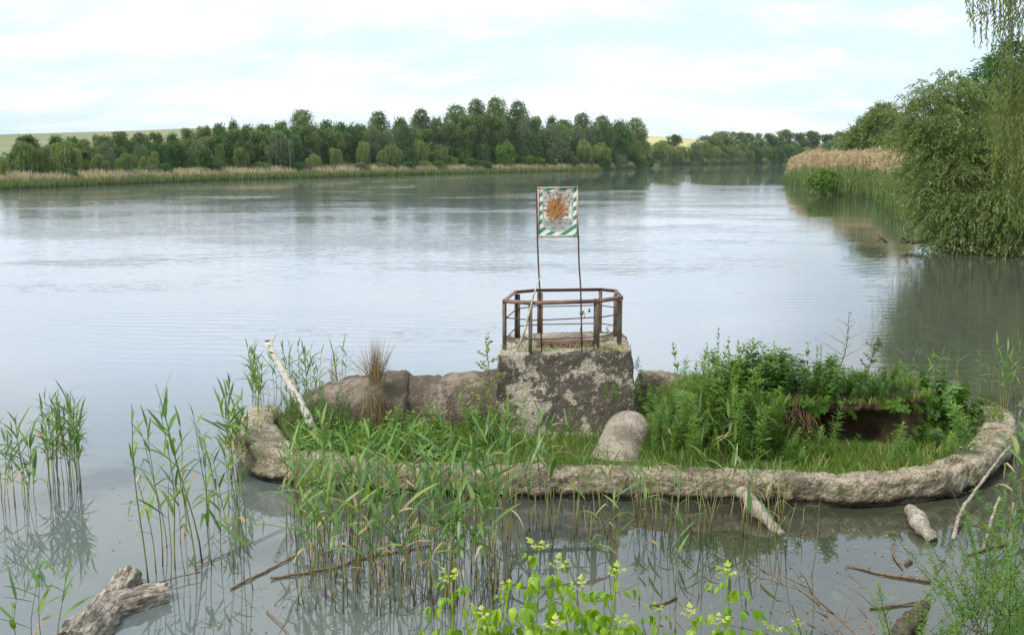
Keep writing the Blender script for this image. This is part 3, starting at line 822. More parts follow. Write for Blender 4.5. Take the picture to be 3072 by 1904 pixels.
# ------------------------------------------------------------------ railing on the tower
rail_px = [(1509, 898), (1590, 904), (1797, 898), (1868, 888), (1850, 868), (1803, 863), (1616, 865), (1545, 871)]
RP = [gp(u, v, ZT) for u, v in rail_px]
railing = empty('railing', (sum(p.x for p in RP) / 8, sum(p.y for p in RP) / 8, ZP))
rc = Vector(railing.location)
for i in range(8):
    p, q = RP[i], RP[(i + 1) % 8]
    d = (q - p).normalized(); inw = Vector((-d.y, d.x, 0))
    if (Vector((rc.x, rc.y, 0)) - Vector((p.x, p.y, 0))).dot(inw) < 0: inw = -inw
    m = MB()                                    # angle iron: upright leaf outside, flat leaf on top
    e = .003 * (i % 2)
    m.bar(p + Vector((0, 0, -.028 - e)) - d * .01, q + Vector((0, 0, -.028 - e)) + d * .01, .008, .056)
    m.bar(p + inw * .028 + Vector((0, 0, -.004 - e)), q + inw * .028 + Vector((0, 0, -.004 - e)), .052, .008)
    child('top_rail', m.mesh('top_rail', M['rust']), railing)
    for k, fz in enumerate((.375, .765)):
        if i == 1 and False: continue
        z = ZT - (ZT - ZP) * fz
        m = MB(); tilt = R.uniform(-.018, .018)
        sag = [Vector((p.x, p.y, z)).lerp(Vector((q.x, q.y, z)), t) + inw * .045 + Vector((0, 0, -.003 * math.sin(math.pi * t) * (1 if i in (1, 5) else 0) + (t - .5) * tilt)) for t in np.linspace(0, 1, 7)]
        m.tube(sag, .0095, 6)
        child('cross_bar', m.mesh('cross_bar', M['rust_dark']), railing)
    # post: two leaves of angle iron with the corner on the rail line
    m = MB()
    cdir = (rc - p); cdir.z = 0; cdir.normalize(); sd = Vector((-cdir.y, cdir.x, 0))
    up = .06 if i in (1, 2) else 0.0
    w = .068
    base = Vector((p.x, p.y, ZP - .06)) + cdir * .012; top = Vector((p.x, p.y, ZT - .062 + .0)) + cdir * .012
    if i in (1, 2): top.z = ZT + .012; base += cdir * .004
    h = top.z - base.z; mid = (top + base) / 2
    rot = Matrix((sd, cdir, Vector((0, 0, 1)))).transposed()
    m.box(mid + sd * 0, (w, .009, h), rot, .3)
    m.box(mid + cdir * w / 2 + sd * (w / 2 - .005), (.009, w, h - .003), rot, .7)
    child('post', m.mesh('post', M['rust_grey'] if i in (0, 1, 2, 3, 7) else M['rust']), railing)
tag(railing, 'low rusty eight sided angle iron railing on top of the concrete tower', 'railing')

# ------------------------------------------------------------------ notice board on two rods
pl = [(1609, 563), (1611, 640), (1612, 712), (1615, 790), (1619, 865), (1622, 960), (1625, 1056)]
pr = [(1729, 562), (1731, 640), (1735, 710), (1737, 790), (1742, 865), (1744, 960), (1746, 1056)]
YS = gp(1625, 1053, ZP).y
notice = empty('notice_board', gp(1685, 1054, ZP))
def pole(px, lean):
    pts = [atY(u, v, YS + lean * (1056 - v) / 490) for u, v in px]
    m = MB(); m.tube([pts[0].lerp(pts[0], 0)] + pts[1:], [.012] * len(pts), 8)
    return m.mesh('pole', M['rust_dark']), pts
me, PL = pole(pl, .02); child('pole', me, notice)
me, PR = pole(pr, .05); child('pole', me, notice)
tl, bl, tr, br = PL[0], PL[2], PR[0], PR[2]
bw = ((tr - tl).length + (br - bl).length) / 2 - .034; bh = ((tl - bl).length + (tr - br).length) / 2 - .035
bc = (bl + br) / 2 + Vector((0, -.016, .025))
ex = ((br - bl) + (tr - tl)).normalized(); ez = ((tl - bl) + (tr - br)); ez = (ez - ex * ez.dot(ex)).normalized(); ey = ez.cross(ex)
BM = Matrix((ex, ey, ez)).transposed().to_4x4()
def board_child(name, me, parent, off=(0, 0, 0), scale=None):
    o = link(name, me, parent)
    loc = bc + ex * off[0] + ey * off[1] + ez * off[2]
    o.matrix_parent_inverse = Matrix.Translation(-Vector(notice.location))
    o.location = loc; o.rotation_euler = BM.to_euler()
    if scale: o.scale = scale
    return o
sx, sz = bw / .5, bh / .69
pm = MB()
nx, nz = 12, 14
for side, yy in ((0, 0), (1, .004)):
    P = [(-.25 + .5 * i / (nx - 1), yy + .006 * math.sin(i * .5) * math.cos(j * .3), .69 * j / (nz - 1)) for j in range(nz) for i in range(nx)]
    i0 = np.arange(nx - 1)[None, :] + np.arange(nz - 1)[:, None] * nx
    Qd = np.stack([i0, i0 + 1, i0 + nx + 1, i0 + nx], -1).reshape(-1, 4)
    pm.add(P, Qd if side == 0 else Qd[:, ::-1])
panel = board_child('panel', pm.mesh('panel', M['sign']), notice, scale=(sx, 1, sz))
tag(panel, 'rusted white and green enamel panel')
for (cx_, cz_, w_, h_) in ((0, -.012, bw + .03, .036), (0, bh + .006, bw + .03, .026), (-bw / 2 - .004, bh / 2, .022, bh - .03), (bw / 2 + .004, bh / 2, .022, bh - .03)):
    m = MB(); m.box((0, 0, 0), (w_, .012, h_))
    board_child('frame_strip', m.mesh('frame_strip', M['flaked']), notice, (cx_, -.008, cz_))
for (cx_, cz_) in ((-bw / 2 - .012, -.012), (bw / 2 + .012, -.012), (-bw / 2 + .04, -.012), (bw / 2 - .04, -.012), (-bw / 2 + .01, bh + .004), (bw / 2 - .02, bh + .004)):
    m = MB(); m.tube([(0, 0, 0), (0, -.012, 0)], [.012, .010], 8)
    board_child('bolt', m.mesh('bolt', M['rust_dark']), notice, (cx_, -.014, cz_))
def lettering(txt, size, x, z):
    c = bpy.data.curves.new('lettering', 'FONT'); c.body = txt; c.size = size; c.align_x = 'CENTER'; c.extrude = .0004
    t = bpy.data.objects.new('tmp', c); COL.objects.link(t)
    dg = bpy.context.evaluated_depsgraph_get()
    me = bpy.data.meshes.new_from_object(t.evaluated_get(dg)); bpy.data.objects.remove(t)
    for v in me.vertices: v.co = Vector((v.co.x, -v.co.z, v.co.y))
    me.materials.clear(); me.materials.append(M['letter'])
    o = link('lettering', me, panel, loc=(x, -.0085, z), scale=(.86, 1, 1.5))
lettering('ОХОРОНЯЄТЬСЯ', .050, -.0, .163)
lettering('ЗАКОНОМ', .044, -.005, .098)
tag(notice, 'rusted green and white notice board on two thin rods above the railing', 'notice board')

# odds and ends on the railing
m = MB()
p = gp(1768, 925, ZT - (ZT - ZP) * .37); p = RP[1].lerp(RP[2], .86)
bx = atY(1768, 927, RP[5].y - .05)
m.box((bx.x, bx.y, bx.z - .03), (.034, .018, .046)); m.tube([(bx.x + .012 * math.cos(a), bx.y, bx.z + .016 * math.sin(a) - .004) for a in np.linspace(0, math.pi, 9)], .0035, 6)
o = m.build('padlock', M['padlock']); tag(o, 'small dark padlock hanging on the rear railing bar', 'padlock')
m = MB()
k0 = PR[5] + Vector((0, -.016, 0))
kz = atY(1746, 945, YS).z
pts = [Vector((PR[5].x + .022 * math.cos(a * 2.1) + (.02 if i > 24 else 0), PR[5].y + .022 * math.sin(a * 2.1), kz + .02 * math.sin(a * .9) + .0016 * i)) for i, a in enumerate(np.linspace(0, 14, 40))]
m.tube(pts, .0075, 6)
m.tube([Vector((k0.x + .01, k0.y, kz)), Vector((k0.x + .055, k0.y - .01, kz + .03)), Vector((k0.x + .05, k0.y, kz - .03)), Vector((k0.x + .012, k0.y, kz - .04)), Vector((k0.x - .01, k0.y, kz - .2)), Vector((k0.x - .05, k0.y, ZP + .16)), Vector((k0.x - .06, k0.y + .05, ZP + .03))], .006, 6)
o = m.build('rope', M['rope'], smooth=True); tag(o, 'knotted brown rope tied round the right rod of the notice board', 'rope')
m = MB()
st = [atY(1552, 1046, 15.25), atY(1572, 1000, 15.22), atY(1590, 930, 15.2), atY(1601, 885, 15.2), atY(1613, 850, 15.2), atY(1630, 812, 15.2)]
m.tube(st, [.02, .019, .016, .012, .008, .005], 7)
o = m.build('stick', M['stick'], smooth=True); tag(o, 'bleached thin stick leaning inside the left end of the railing', 'stick')

# leaning birch pole in the basin
m = MB()
A = Vector((gp(945, 1312, .3))); A = atY(950, 1318, 14.6); B = atY(806, 1022, 15.0)
pts = [A.lerp(B, t) + Vector((.03 * math.sin(t * 5), 0, .015 * math.sin(t * 9))) for t in np.linspace(-.06, 1, 16)]
V, Q, T = tube(pts, np.linspace(.068, .048, 16) * (1 + .06 * np.sin(np.arange(16) * 2.1)), 12)
m.add(V, Q, T)
m.tube([pts[8], pts[8] + Vector((-.06, -.05, .06))], [.018, .006], 6)
o = m.build('birch_pole', M['birch'], smooth=True); tag(o, 'leaning broken white birch pole with peeling bark among the reeds', 'birch pole')

# ------------------------------------------------------------------ trees of the far shore
ORD = ['first', 'second', 'third', 'fourth', 'fifth', 'sixth', 'seventh', 'eighth', 'ninth', 'tenth', 'eleventh', 'twelfth', 'thirteenth', 'fourteenth', 'fifteenth',
       'sixteenth', 'seventeenth', 'eighteenth', 'nineteenth', 'twentieth', 'twenty-first', 'twenty-second', 'twenty-third', 'twenty-fourth', 'twenty-fifth',
       'twenty-sixth', 'twenty-seventh', 'twenty-eighth', 'twenty-ninth', 'thirtieth', 'thirty-first', 'thirty-second', 'thirty-third', 'thirty-fourth', 'thirty-fifth',
       'thirty-sixth', 'thirty-seventh', 'thirty-eighth', 'thirty-ninth', 'fortieth']

def nth(i):
    if i < 40: return ORD[i]
    return {4: 'forty-', 5: 'fifty-', 6: 'sixty-', 7: 'seventy-'}[(i + 1) // 10] + (ORD[(i + 1) % 10 - 1] if (i + 1) % 10 else 'last')

def lobes_points(lobes, n, inner=.72, shell=(.72, 1.06)):
    """points on the skin of a heap of ellipsoid lobes, deep ones dropped"""
    C = np.array([l[0] for l in lobes]); Rr = np.array([l[1] for l in lobes])
    w = (Rr[:, 0] * Rr[:, 2]); w = w / w.sum()
    k = G.choice(len(lobes), size=int(n * 1.9), p=w)
    d = rdir(len(k))
    P = C[k] + d * Rr[k] * G.uniform(shell[0], shell[1], (len(k), 1))
    deep = np.zeros(len(k), bool)
    for i in range(len(lobes)):
        q = (((P - C[i]) / Rr[i]) ** 2).sum(1)
        deep |= (q < inner ** 2) & (k != i)
    P, d, k = P[~deep], d[~deep], k[~deep]
    return P[:n], d[:n], k[:n]

def crown_mesh(name, lobes, n, size, mat, droop=.25, asp=.55):
    P, d, k = lobes_points(lobes, n, .5, (.30, 1.12))
    m = len(P)
    D = unit(d * .7 + G.normal(size=(m, 3)) * .7 + np.array([0, 0, -droop]))
    L = size * G.uniform(.6, 1.3, m)
    V, Q = leaves(P, D, L, L * asp)
    lt = G.uniform(-.18, .18, len(lobes))
    t = np.clip(.5 + lt[k] + G.normal(0, .17, m), 0, 1)
    return mesh_np(name, V, Q, None, mat, np.repeat(t, 4))

def tall_lobes(h, w, n, top=.0, base=.18, point=False):
    out = []
    if point:                                           # alder habit: broad foot, ragged narrowing spires
        for i in range(n):
            f = ((i + R.random()) / n) ** .9
            a = R.uniform(0, 2 * math.pi); r = w * (1.15 - .70 * f ** 2.2) * math.sqrt(R.random())
            s = w * R.uniform(.24, .42) * (1.08 - .45 * f)
            out.append(((r * math.cos(a), r * math.sin(a), min(h * (base + (1 - base) * f), h - s * 1.4)), (s, s, s * R.uniform(1.1, 2.0))))
        for k in range(4):
            a = R.uniform(0, 6.28); r = w * R.uniform(.1, .7); s = w * .17
            out.append(((r * math.cos(a), r * math.sin(a), h * R.uniform(.82, .93)), (s, s, s * 2.6)))
        return out
    for i in range(n):
        f = (i + R.random()) / n
        z = h * (base + (1 - base) * f)
        prof = math.sin(math.pi * min(1, (.30 + f * .66))) ** .6
        r = w * prof * math.sqrt(R.random()) * .8
        a = R.uniform(0, 2 * math.pi)
        s = w * R.uniform(.28, .50) * (1.0 if f < .8 else .75)
        zz = min(z, h - s * 1.05)
        out.append(((r * math.cos(a), r * math.sin(a), zz), (s, s, s * R.uniform(.9, 1.5))))
    return out

def trunk_mesh(h, r, seed):
    rr = random.Random(seed); b = MB()
    p = [Vector((rr.uniform(-.15, .15) * i * .4, rr.uniform(-.15, .15) * i * .4, h * i / 5)) for i in range(6)]
    b.tube(p, [r, r * .85, r * .7, r * .55, r * .35, r * .12], 6)
    for q in range(7):
        f = rr.uniform(.3, .8); a = p[int(f * 5)]; an = rr.uniform(0, 6.28); l = h * rr.uniform(.16, .3)
        b.tube([a, a + Vector((math.cos(an) * l * .5, math.sin(an) * l * .5, l * .35)), a + Vector((math.cos(an) * l * .9, math.sin(an) * l * .9, l * .85))], [r * .4, r * .25, r * .06], 5)
    return b.mesh('trunk', M['bark'])

def weeping_mesh(name, h, w, ns, per, mat, leafL=.42, leafW=.13, floor=.10, nheads=9, seed=1):
    """weeping crown: rounded heads from which curtains of leafy strands fall"""
    rr = random.Random(seed); heads = []
    for i in range(nheads):
        f = rr.random()
        a = rr.uniform(0, 6.28); r = w * .62 * math.sqrt(rr.random())
        heads.append((r * math.cos(a), r * math.sin(a), h * rr.uniform(.70, .97) - r * .28 * h / w * .5, w * rr.uniform(.28, .46)))
    heads[0] = (0, 0, h * .93, w * .42)
    VV, TT = [], []
    for s in range(ns):
        hx, hy, hz, hr = heads[s % nheads]
        a = rr.uniform(0, 6.28); e = rr.uniform(.0, 1.0)
        x, y = hx + hr * math.cos(a) * math.sqrt(e), hy + hr * math.sin(a) * math.sqrt(e)
        z0 = hz + hr * .55 * math.sqrt(max(0, 1 - e)) 
        ln = h * rr.uniform(.12, .62) * (.35 + .65 * e)
        ln = min(ln, z0 - h * floor * rr.random())
        tt = .5 + rr.uniform(-.4, .4)
        n = max(4, int(per * ln / (h * .4)))
        f = np.linspace(0, 1, n)
        P = np.stack([x + math.cos(a) * (.10 * w * np.sqrt(f)) + G.normal(0, .05, n), y + math.sin(a) * (.10 * w * np.sqrt(f)) + G.normal(0, .05, n), z0 - ln * f], 1)
        VV.append(P); TT.append(np.clip(tt + G.normal(0, .12, n), 0, 1))
    P = np.concatenate(VV); t = np.concatenate(TT); n = len(P)
    D = unit(np.stack([G.normal(0, .38, n), G.normal(0, .38, n), -np.ones(n)], 1))
    V, Q = leaves(P, D, leafL * G.uniform(.7, 1.3, n), leafW * G.uniform(.7, 1.3, n))
    return mesh_np(name, V, Q, None, mat, np.repeat(t, 4))

REF = {'tall': (10.0, 2.3), 'poplar': (14.0, 3.2), 'round': (6.0, 2.6), 'lime': (6.0, 2.6), 'silver': (8.0, 3.2), 'weep': (6.5, 2.6), 'sweep': (8.0, 3.4)}   # size of the meshes; each tree is scaled to fit
def cm(kind, nl, n, size, mat, base=.02, droop=.25, asp=.6):
    h, w = REF[kind]
    return crown_mesh('crown', tall_lobes(h, w, nl, base=base, point=(kind == 'tall')), n, size, mat, droop, asp)
TALL = [cm('tall', 50 + 3 * i, 9500, .32, M['alder'], .02) for i in range(6)]
TALLW = [cm('poplar', 90, 15000, .34, M['alder'], .06) for i in range(3)]
ROUND = [cm('round', 26, 6500, .30, M['bush']) for i in range(3)]
LIME = cm('lime', 26, 6500, .30, M['lime'])
SILV = [cm('silver', 34, 9000, .32, M['silver'], .02, .5, .4) for i in range(2)]
WEEP = [weeping_mesh('crown', 6.5, 2.6, 340, 26, M['willow'], .36, .11, seed=s) for s in (3, 5, 8, 13)]
WEEPS = weeping_mesh('crown', 8.0, 3.4, 400, 30, M['silver'], .38, .11, seed=21)
REF_H = 12.0
TRUNK = [trunk_mesh(REF_H * .86, .26, s) for s in (1, 2, 3)]
POOL = {'tall': TALL, 'poplar': TALLW, 'round': ROUND, 'lime': [LIME], 'silver': SILV, 'weep': WEEP, 'sweep': [WEEPS]}
NAMES = {'tall': 'alder_tree', 'poplar': 'poplar_tree', 'round': 'bushy_tree', 'lime': 'leafy_bush', 'silver': 'silver_willow', 'weep': 'weeping_willow', 'sweep': 'weeping_willow'}
def plant(kind, u, vt, hw, back, label, group=None, cat='tree', name=None, zb=None):
    """a far tree: pixel column, row of its top, half width in pixels, metres behind the waterline"""
    s = shore(u); y = s.y + back
    r = ray(u, V0); x = r.x / r.y * y
    zb = (.5 if back < 12 else .9) if zb is None else zb
    zt = atY(u, vt, y).z
    h = zt - zb; w = hw / FPX * y
    root = empty(name or NAMES[kind], (x, y, zb), R.uniform(0, 6.28))
    sc = (w / REF[kind][1], w / REF[kind][1], h / REF[kind][0]); tz = h / REF_H
    link('crown', R.choice(POOL[kind]), root, scale=sc)
    link('trunk', R.choice(TRUNK), root, loc=(0, 0, -.4), scale=(tz * .9, tz * .9, tz * .97))
    return tag(root, label, cat, group)

# front row, each told apart by its looks and its neighbours
front = [
 ('weep', 8, 478, 15, 4, 'narrow light willow cut by the left edge of the picture'),
 ('weep', 78, 426, 50, 8, 'broad pale weeping willow nearest the left end of the far shore'),
 ('weep', 202, 422, 52, 9, 'tall pale weeping willow with stepped curtains near the left end'),
 ('weep', 150, 470, 16, 6, 'small pale willow squeezed between the two big willows at left'),
 ('weep', 295, 463, 31, 7, 'low dome shaped willow right of the two big left willows'),
 ('weep', 375, 459, 31, 5, 'round headed pale willow leaning over the reeds, third of the low domes'),
 ('weep', 428, 470, 18, 7, 'small left half of the twin headed willow'),
 ('weep', 462, 454, 22, 7, 'taller right half of the twin headed willow'),
 ('round', 615, 444, 40, 6, 'rounded mid green tree left of the narrow upright willow'),
 ('weep', 664, 431, 18, 9, 'narrow upright willow rising beside the rounded mid green tree'),
 ('weep', 722, 441, 31, 8, 'pale umbrella shaped willow left of the big silver willow'),
 ('sweep', 838, 396, 50, 8, 'big silvery weeping willow, tallest of the front row'),
 ('round', 886, 410, 30, 12, 'dark green tree hugging the right side of the silver willow'),
 ('weep', 940, 462, 26, 7, 'low yellowish willow bush right of the silver willow'),
 ('weep', 1000, 445, 30, 8, 'pale cascade shaped willow below the round topped poplar'),
 ('weep', 1088, 423, 24, 8, 'two storeyed pale willow with a high narrow head'),
 ('weep', 1146, 450, 21, 6, 'small weeping willow close to the water in mid shore'),
 ('weep', 1181, 432, 28, 8, 'flat topped weeping willow in mid shore'),
 ('round', 1232, 446, 26, 6, 'green bushy tree between the flat topped willow and its neighbour'),
 ('weep', 1262, 422, 27, 9, 'tall headed pale willow left of the fountain shaped one'),
 ('weep', 1316, 434, 32, 8, 'fountain shaped pale willow beside the great poplars'),
 ('round', 1395, 420, 36, 12, 'dark bushy tree under the left of the great poplars'),
 ('round', 1450, 432, 30, 9, 'dark green bush under the middle of the great poplars'),
 ('lime', 1513, 428, 39, 7, 'bright green round bush below the great poplars'),
 ('round', 1603, 402, 29, 8, 'upright leafy green tree right of the bright bush'),
 ('silver', 1670, 371, 54, 9, 'big brownish silver willow right of the great poplars'),
 ('weep', 1748, 418, 30, 7, 'pale rounded willow right of the brownish silver willow'),
 ('weep', 1803, 428, 33, 6, 'pale spreading willow halfway to the point'),
 ('round', 1857, 380, 35, 9, 'tall dark bushy tree close to the point'),
 ('weep', 1895, 414, 30, 7, 'pale willow on the point with dark trees behind'),
 ('weep', 1938, 426, 22, 4, 'last pale willow at the tip of the point'),
]
for k, u, vt, hw, back, lab in front:
    plant(k, u, vt, hw, back, lab, 'willows and trees lining the far shore')
tallrow = [(84, 406, 30), (140, 440, 22), (172, 408, 23), (216, 411, 22), (254, 419, 26), (310, 406, 30), (362, 397, 31), (424, 400, 28), (466, 399, 26), (514, 404, 26), (565, 387, 25),
           (612, 379, 28), (663, 373, 27), (702, 365, 19), (747, 377, 27), (797, 373, 28), (842, 365, 25), (985, 363, 30), (1020, 369, 32), (1078, 374, 28), (1200, 355, 28), (1310, 352, 17),
           (1340, 372, 26), (1608, 351, 25), (1650, 353, 24), (1692, 359, 25), (1858, 361, 25), (60, 430, 20), (580, 420, 40), (940, 400, 34), (1110, 400, 40), (1230, 400, 34)]
tallrow.sort()
for i, (u, vt, hw) in enumerate(tallrow):
    plant(R.choice(['tall', 'tall', 'poplar', 'round']), u, vt, hw * 1.3, R.uniform(20, 34), 'tall dark tree, %s from the left in the far back row' % ORD[i], 'dark back row of the far wood')
mid = []
for u in np.concatenate([np.arange(30, 560, 36), np.arange(570, 1945, 27)]):
    top = np.interp(u, [30, 300, 540, 570, 700, 900, 1000, 1340, 1400, 1560, 1640, 1940], [445, 432, 425, 405, 395, 380, 385, 380, 350, 350, 378, 385])
    mid.append((u + R.uniform(-8, 8), top + R.uniform(-8, 16), R.uniform(22, 30)))
for i, (u, vt, hw) in enumerate(mid):
    plant(R.choice(['tall', 'tall', 'tall', 'round', 'silver']), u, vt, hw * 1.25, R.uniform(12, 18), 'leafy tree in the dense middle of the far wood, %s from the left' % nth(i), 'dense middle of the far wood')
poplars = [(910, 334, 47, 'lone round topped poplar standing above the wood, left of centre'), (1137, 337, 37, 'broad poplar with a notched head in the middle of the far wood'),
           (1262, 329, 35, 'rounded poplar just left of the great poplar group'), (1372, 317, 40, 'leftmost dense tree of the great poplar group'),
           (1430, 303, 38, 'second tree of the great poplar group, pointed top'), (1490, 296, 42, 'highest tree of the great poplar group'),
           (1557, 306, 36, 'rightmost tree of the great poplar group'), (1745, 343, 34, 'rounded poplar right of the gap after the great group'),
           (1808, 349, 35, 'flat domed poplar, second from the end of the point'), (1905, 357, 33, 'dark domed poplar ending the wood at the point')]
for u, vt, hw, lab in poplars:
    plant('poplar', u, vt, hw * 1.1, R.uniform(16, 24), lab, 'poplars rising over the far wood')
# shrubs closing the foot of the wood
us = sorted([u + R.uniform(-14, 14) for u in np.arange(20, 1950, 48)])
for i, u in enumerate(us):
    plant(R.choice(['round', 'round', 'lime', 'silver', 'weep']), u, shore_v(u) - R.uniform(42, 62) * (1 - .12 * u / 1900), R.uniform(26, 40), R.uniform(4, 8),
          'low green shrub, %s from the left below the far wood' % ORD[min(i, 39)] if i < 40 else 'low green shrub ending the row near the point',
          'shrubs at the foot of the far wood', 'shrub', 'shrub')
# beyond the point
far2 = [('weep', 1985, 421, 30, 6), ('tall', 2020, 405, 23, 20), ('weep', 2042, 438, 24, 5), ('silver', 2082, 429, 24, 8), ('tall', 2125, 407, 30, 20), ('weep', 2118, 426, 24, 7),
        ('tall', 2168, 395, 29, 22), ('tall', 2212, 396, 23, 20), ('tall', 2245, 400, 19, 20), ('weep', 2190, 434, 21, 6), ('weep', 2222, 426, 16, 6), ('weep', 2150, 438, 20, 5), ('tall', 2276, 400, 11, 22),
        ('tall', 2308, 401, 21, 20), ('tall', 2347, 390, 26, 22), ('tall', 2385, 399, 22, 20), ('tall', 2427, 394, 27, 22), ('tall', 2478, 403, 28, 20), ('tall', 2518, 395, 18, 22), ('round', 2262, 440, 20, 5),
        ('weep', 2297, 438, 18, 5), ('round', 2360, 435, 27, 6), ('weep', 2425, 444, 24, 5), ('silver', 2490, 419, 30, 9), ('tall', 2560, 398, 30, 20), ('tall', 2610, 402, 30, 20), ('weep', 2010, 436, 20, 5)]
far2.sort(key=lambda a: a[1])
cnt = {}
for k, u, vt, hw, back in far2:
    c = {'tall': 'dark slender tree', 'weep': 'pale drooping willow', 'silver': 'greyish willow', 'round': 'rounded green tree'}[k]
    cnt[c] = cnt.get(c, 0) + 1
    plant(k, u, vt, hw * (1.45 if k == 'tall' else 1.15), back, '%s on the distant bank, %s of its kind from the left' % (c, ORD[cnt[c] - 1]), 'trees on the distant bank')
us = np.arange(1975, 2600, 30)
for i, u in enumerate(us):
    plant(R.choice(['round', 'silver', 'weep']), u + R.uniform(-8, 8), shore_v(u) - R.uniform(38, 50), R.uniform(20, 28), R.uniform(4, 7),
          'low shrub on the distant bank beyond the point, %s from the left' % ORD[i], 'shrubs on the distant bank', 'shrub', 'shrub')

# reed fringe along the far shore: one mass
def fringe(u0, u1, n, name, label, hmin=1.1, hmax=1.95, depth=5.0):
    us = G.uniform(u0, u1, n); P = np.empty((n, 3)); lay = G.random(n)
    A = np.array([tuple(shore(u)) for u in np.linspace(u0, u1, 200)])
    P[:, 0] = np.interp(us, np.linspace(u0, u1, 200), A[:, 0]); P[:, 1] = np.interp(us, np.linspace(u0, u1, 200), A[:, 1])
    k = (P[:, 1] + depth * lay) / P[:, 1]; P[:, 0] *= k; P[:, 1] *= k
    patch = np.array([MN.noise(Vector((u * .012, 3.3, 0))) for u in us])
    h = (hmin + (hmax - hmin) * lay) * G.uniform(.75, 1.1, n) * (1 + .25 * patch)
    P[:, 2] = -.1 + .5 * lay
    D = unit(np.stack([G.normal(0, .09, n), G.normal(0, .09, n), np.ones(n)], 1))
    V, Q = leaves(P, D, h, G.uniform(.10, .2, n))
    dry = lay + .25 * patch + G.normal(0, .12, n)
    tb = np.clip(.10 + .38 * (dry > .40) + G.uniform(0, .25, n), 0, 1); tt = np.where(dry > .40, G.uniform(.74, 1, n), G.uniform(.25, .6, n))
    t = np.stack([tb, (tb + tt) / 2, tt, (tb + tt) / 2], 1).ravel()
    o = link(name, mesh_np(name, V, Q, None, M['reed_far'], t))
    tag(o, label, 'reed bed', kind='stuff')
fringe(-250, 1958, 26000, 'reed_bed', 'green and straw coloured reed fringe along the far shore')
fringe(1966, 2700, 9000, 'reed_bed', 'straw coloured reed fringe along the distant bank beyond the point', 1.6, 2.8, 7)

# ------------------------------------------------------------------ right bank: reeds, willows
def bank_h(x, y): return .55
def twig_crown(name, lobes, ntw, per, tl, leafL, leafW, mat, droop=.5, upw=.35, light=.15):
    """crown of leafy twigs: each twig leaves the skin of a lobe, droops, and carries narrow leaves on both sides"""
    P, d, k = lobes_points(lobes, ntw, .62, (.62, 1.0)); n = len(P)
    d = unit(d + np.array([0, 0, upw]) + G.normal(0, .35, (n, 3)))
    ln = tl * G.uniform(.5, 1.35, n)
    f = np.linspace(.12, 1, per)
    pos = P[:, None, :] + d[:, None, :] * (ln[:, None] * f[None, :])[..., None]
    pos[..., 2] -= droop * ln[:, None] * f[None, :] ** 2
    tan = d[:, None, :] - np.array([0, 0, 2 * droop]) * f[None, :, None]
    tan = unit(tan).reshape(-1, 3); pos = pos.reshape(-1, 3); m = len(pos)
    D = unit(tan + G.normal(0, .55, (m, 3)) + np.array([0, 0, -.12]))
    L = leafL * G.uniform(.6, 1.25, m)
    V, Q = leaves(pos, D, L, leafW * G.uniform(.7, 1.3, m))
    lt = G.uniform(-.2, .2, len(lobes))[k] + G.normal(0, .1, n)
    t = np.clip(.38 + np.repeat(lt, per) + G.normal(0, .15, m) + np.tile(f * .25, n), 0, 1)
    return mesh_np(name, V, Q, None, mat, np.repeat(t, 4))

def limbs(base, tops, r0, mat, forks=2, sides=7):
    b = MB()
    for t in tops:
        t = Vector(t); bs = Vector(base) + Vector((R.uniform(-.3, .3), R.uniform(-.3, .3), -.3))
        mid = bs.lerp(t, .5) + Vector((R.uniform(-.5, .5), R.uniform(-.5, .5), R.uniform(0, .6)))
        P = smooth_path([tuple(bs), tuple(bs.lerp(mid, .5) + Vector((R.uniform(-.2, .2), 0, .1))), tuple(mid), tuple(t)], .35)
        b.tube(P, np.linspace(r0, r0 * .14, len(P)), sides)
        for q in range(forks):
            i = int(len(P) * R.uniform(.4, .85)); a = Vector(P[i]); l = (t - bs).length * R.uniform(.18, .34)
            e = a + Vector((R.uniform(-1, 1), R.uniform(-1, 1), R.uniform(-.1, .9))).normalized() * l
            b.tube([a, a.lerp(e, .5) + Vector((0, 0, .1)), e], [r0 * .4, r0 * .25, r0 * .06], 5)
    return b.mesh('limb', mat, True)

def P3(u, v, Y): return tuple(atY(u, v, Y))
def lobe(u, v, Y, rpx, sq=1.0):
    r = rpx / FPX * Y
    return (P3(u, v, Y), (r, r, r * sq))
def near_willow(name, base, lobes, ntw, per, tl, lL, lW, mat, label, droop=.5, upw=.35, tops=None, r0=.16, wood='bark'):
    root = empty(name, base)
    child('crown', twig_crown('crown', lobes, ntw, per, tl, lL, lW, mat, droop, upw), root)
    child('trunk', limbs(base, tops or [l[0] for l in lobes[:7]], r0, M[wood]), root)
    return tag(root, label, 'willow')

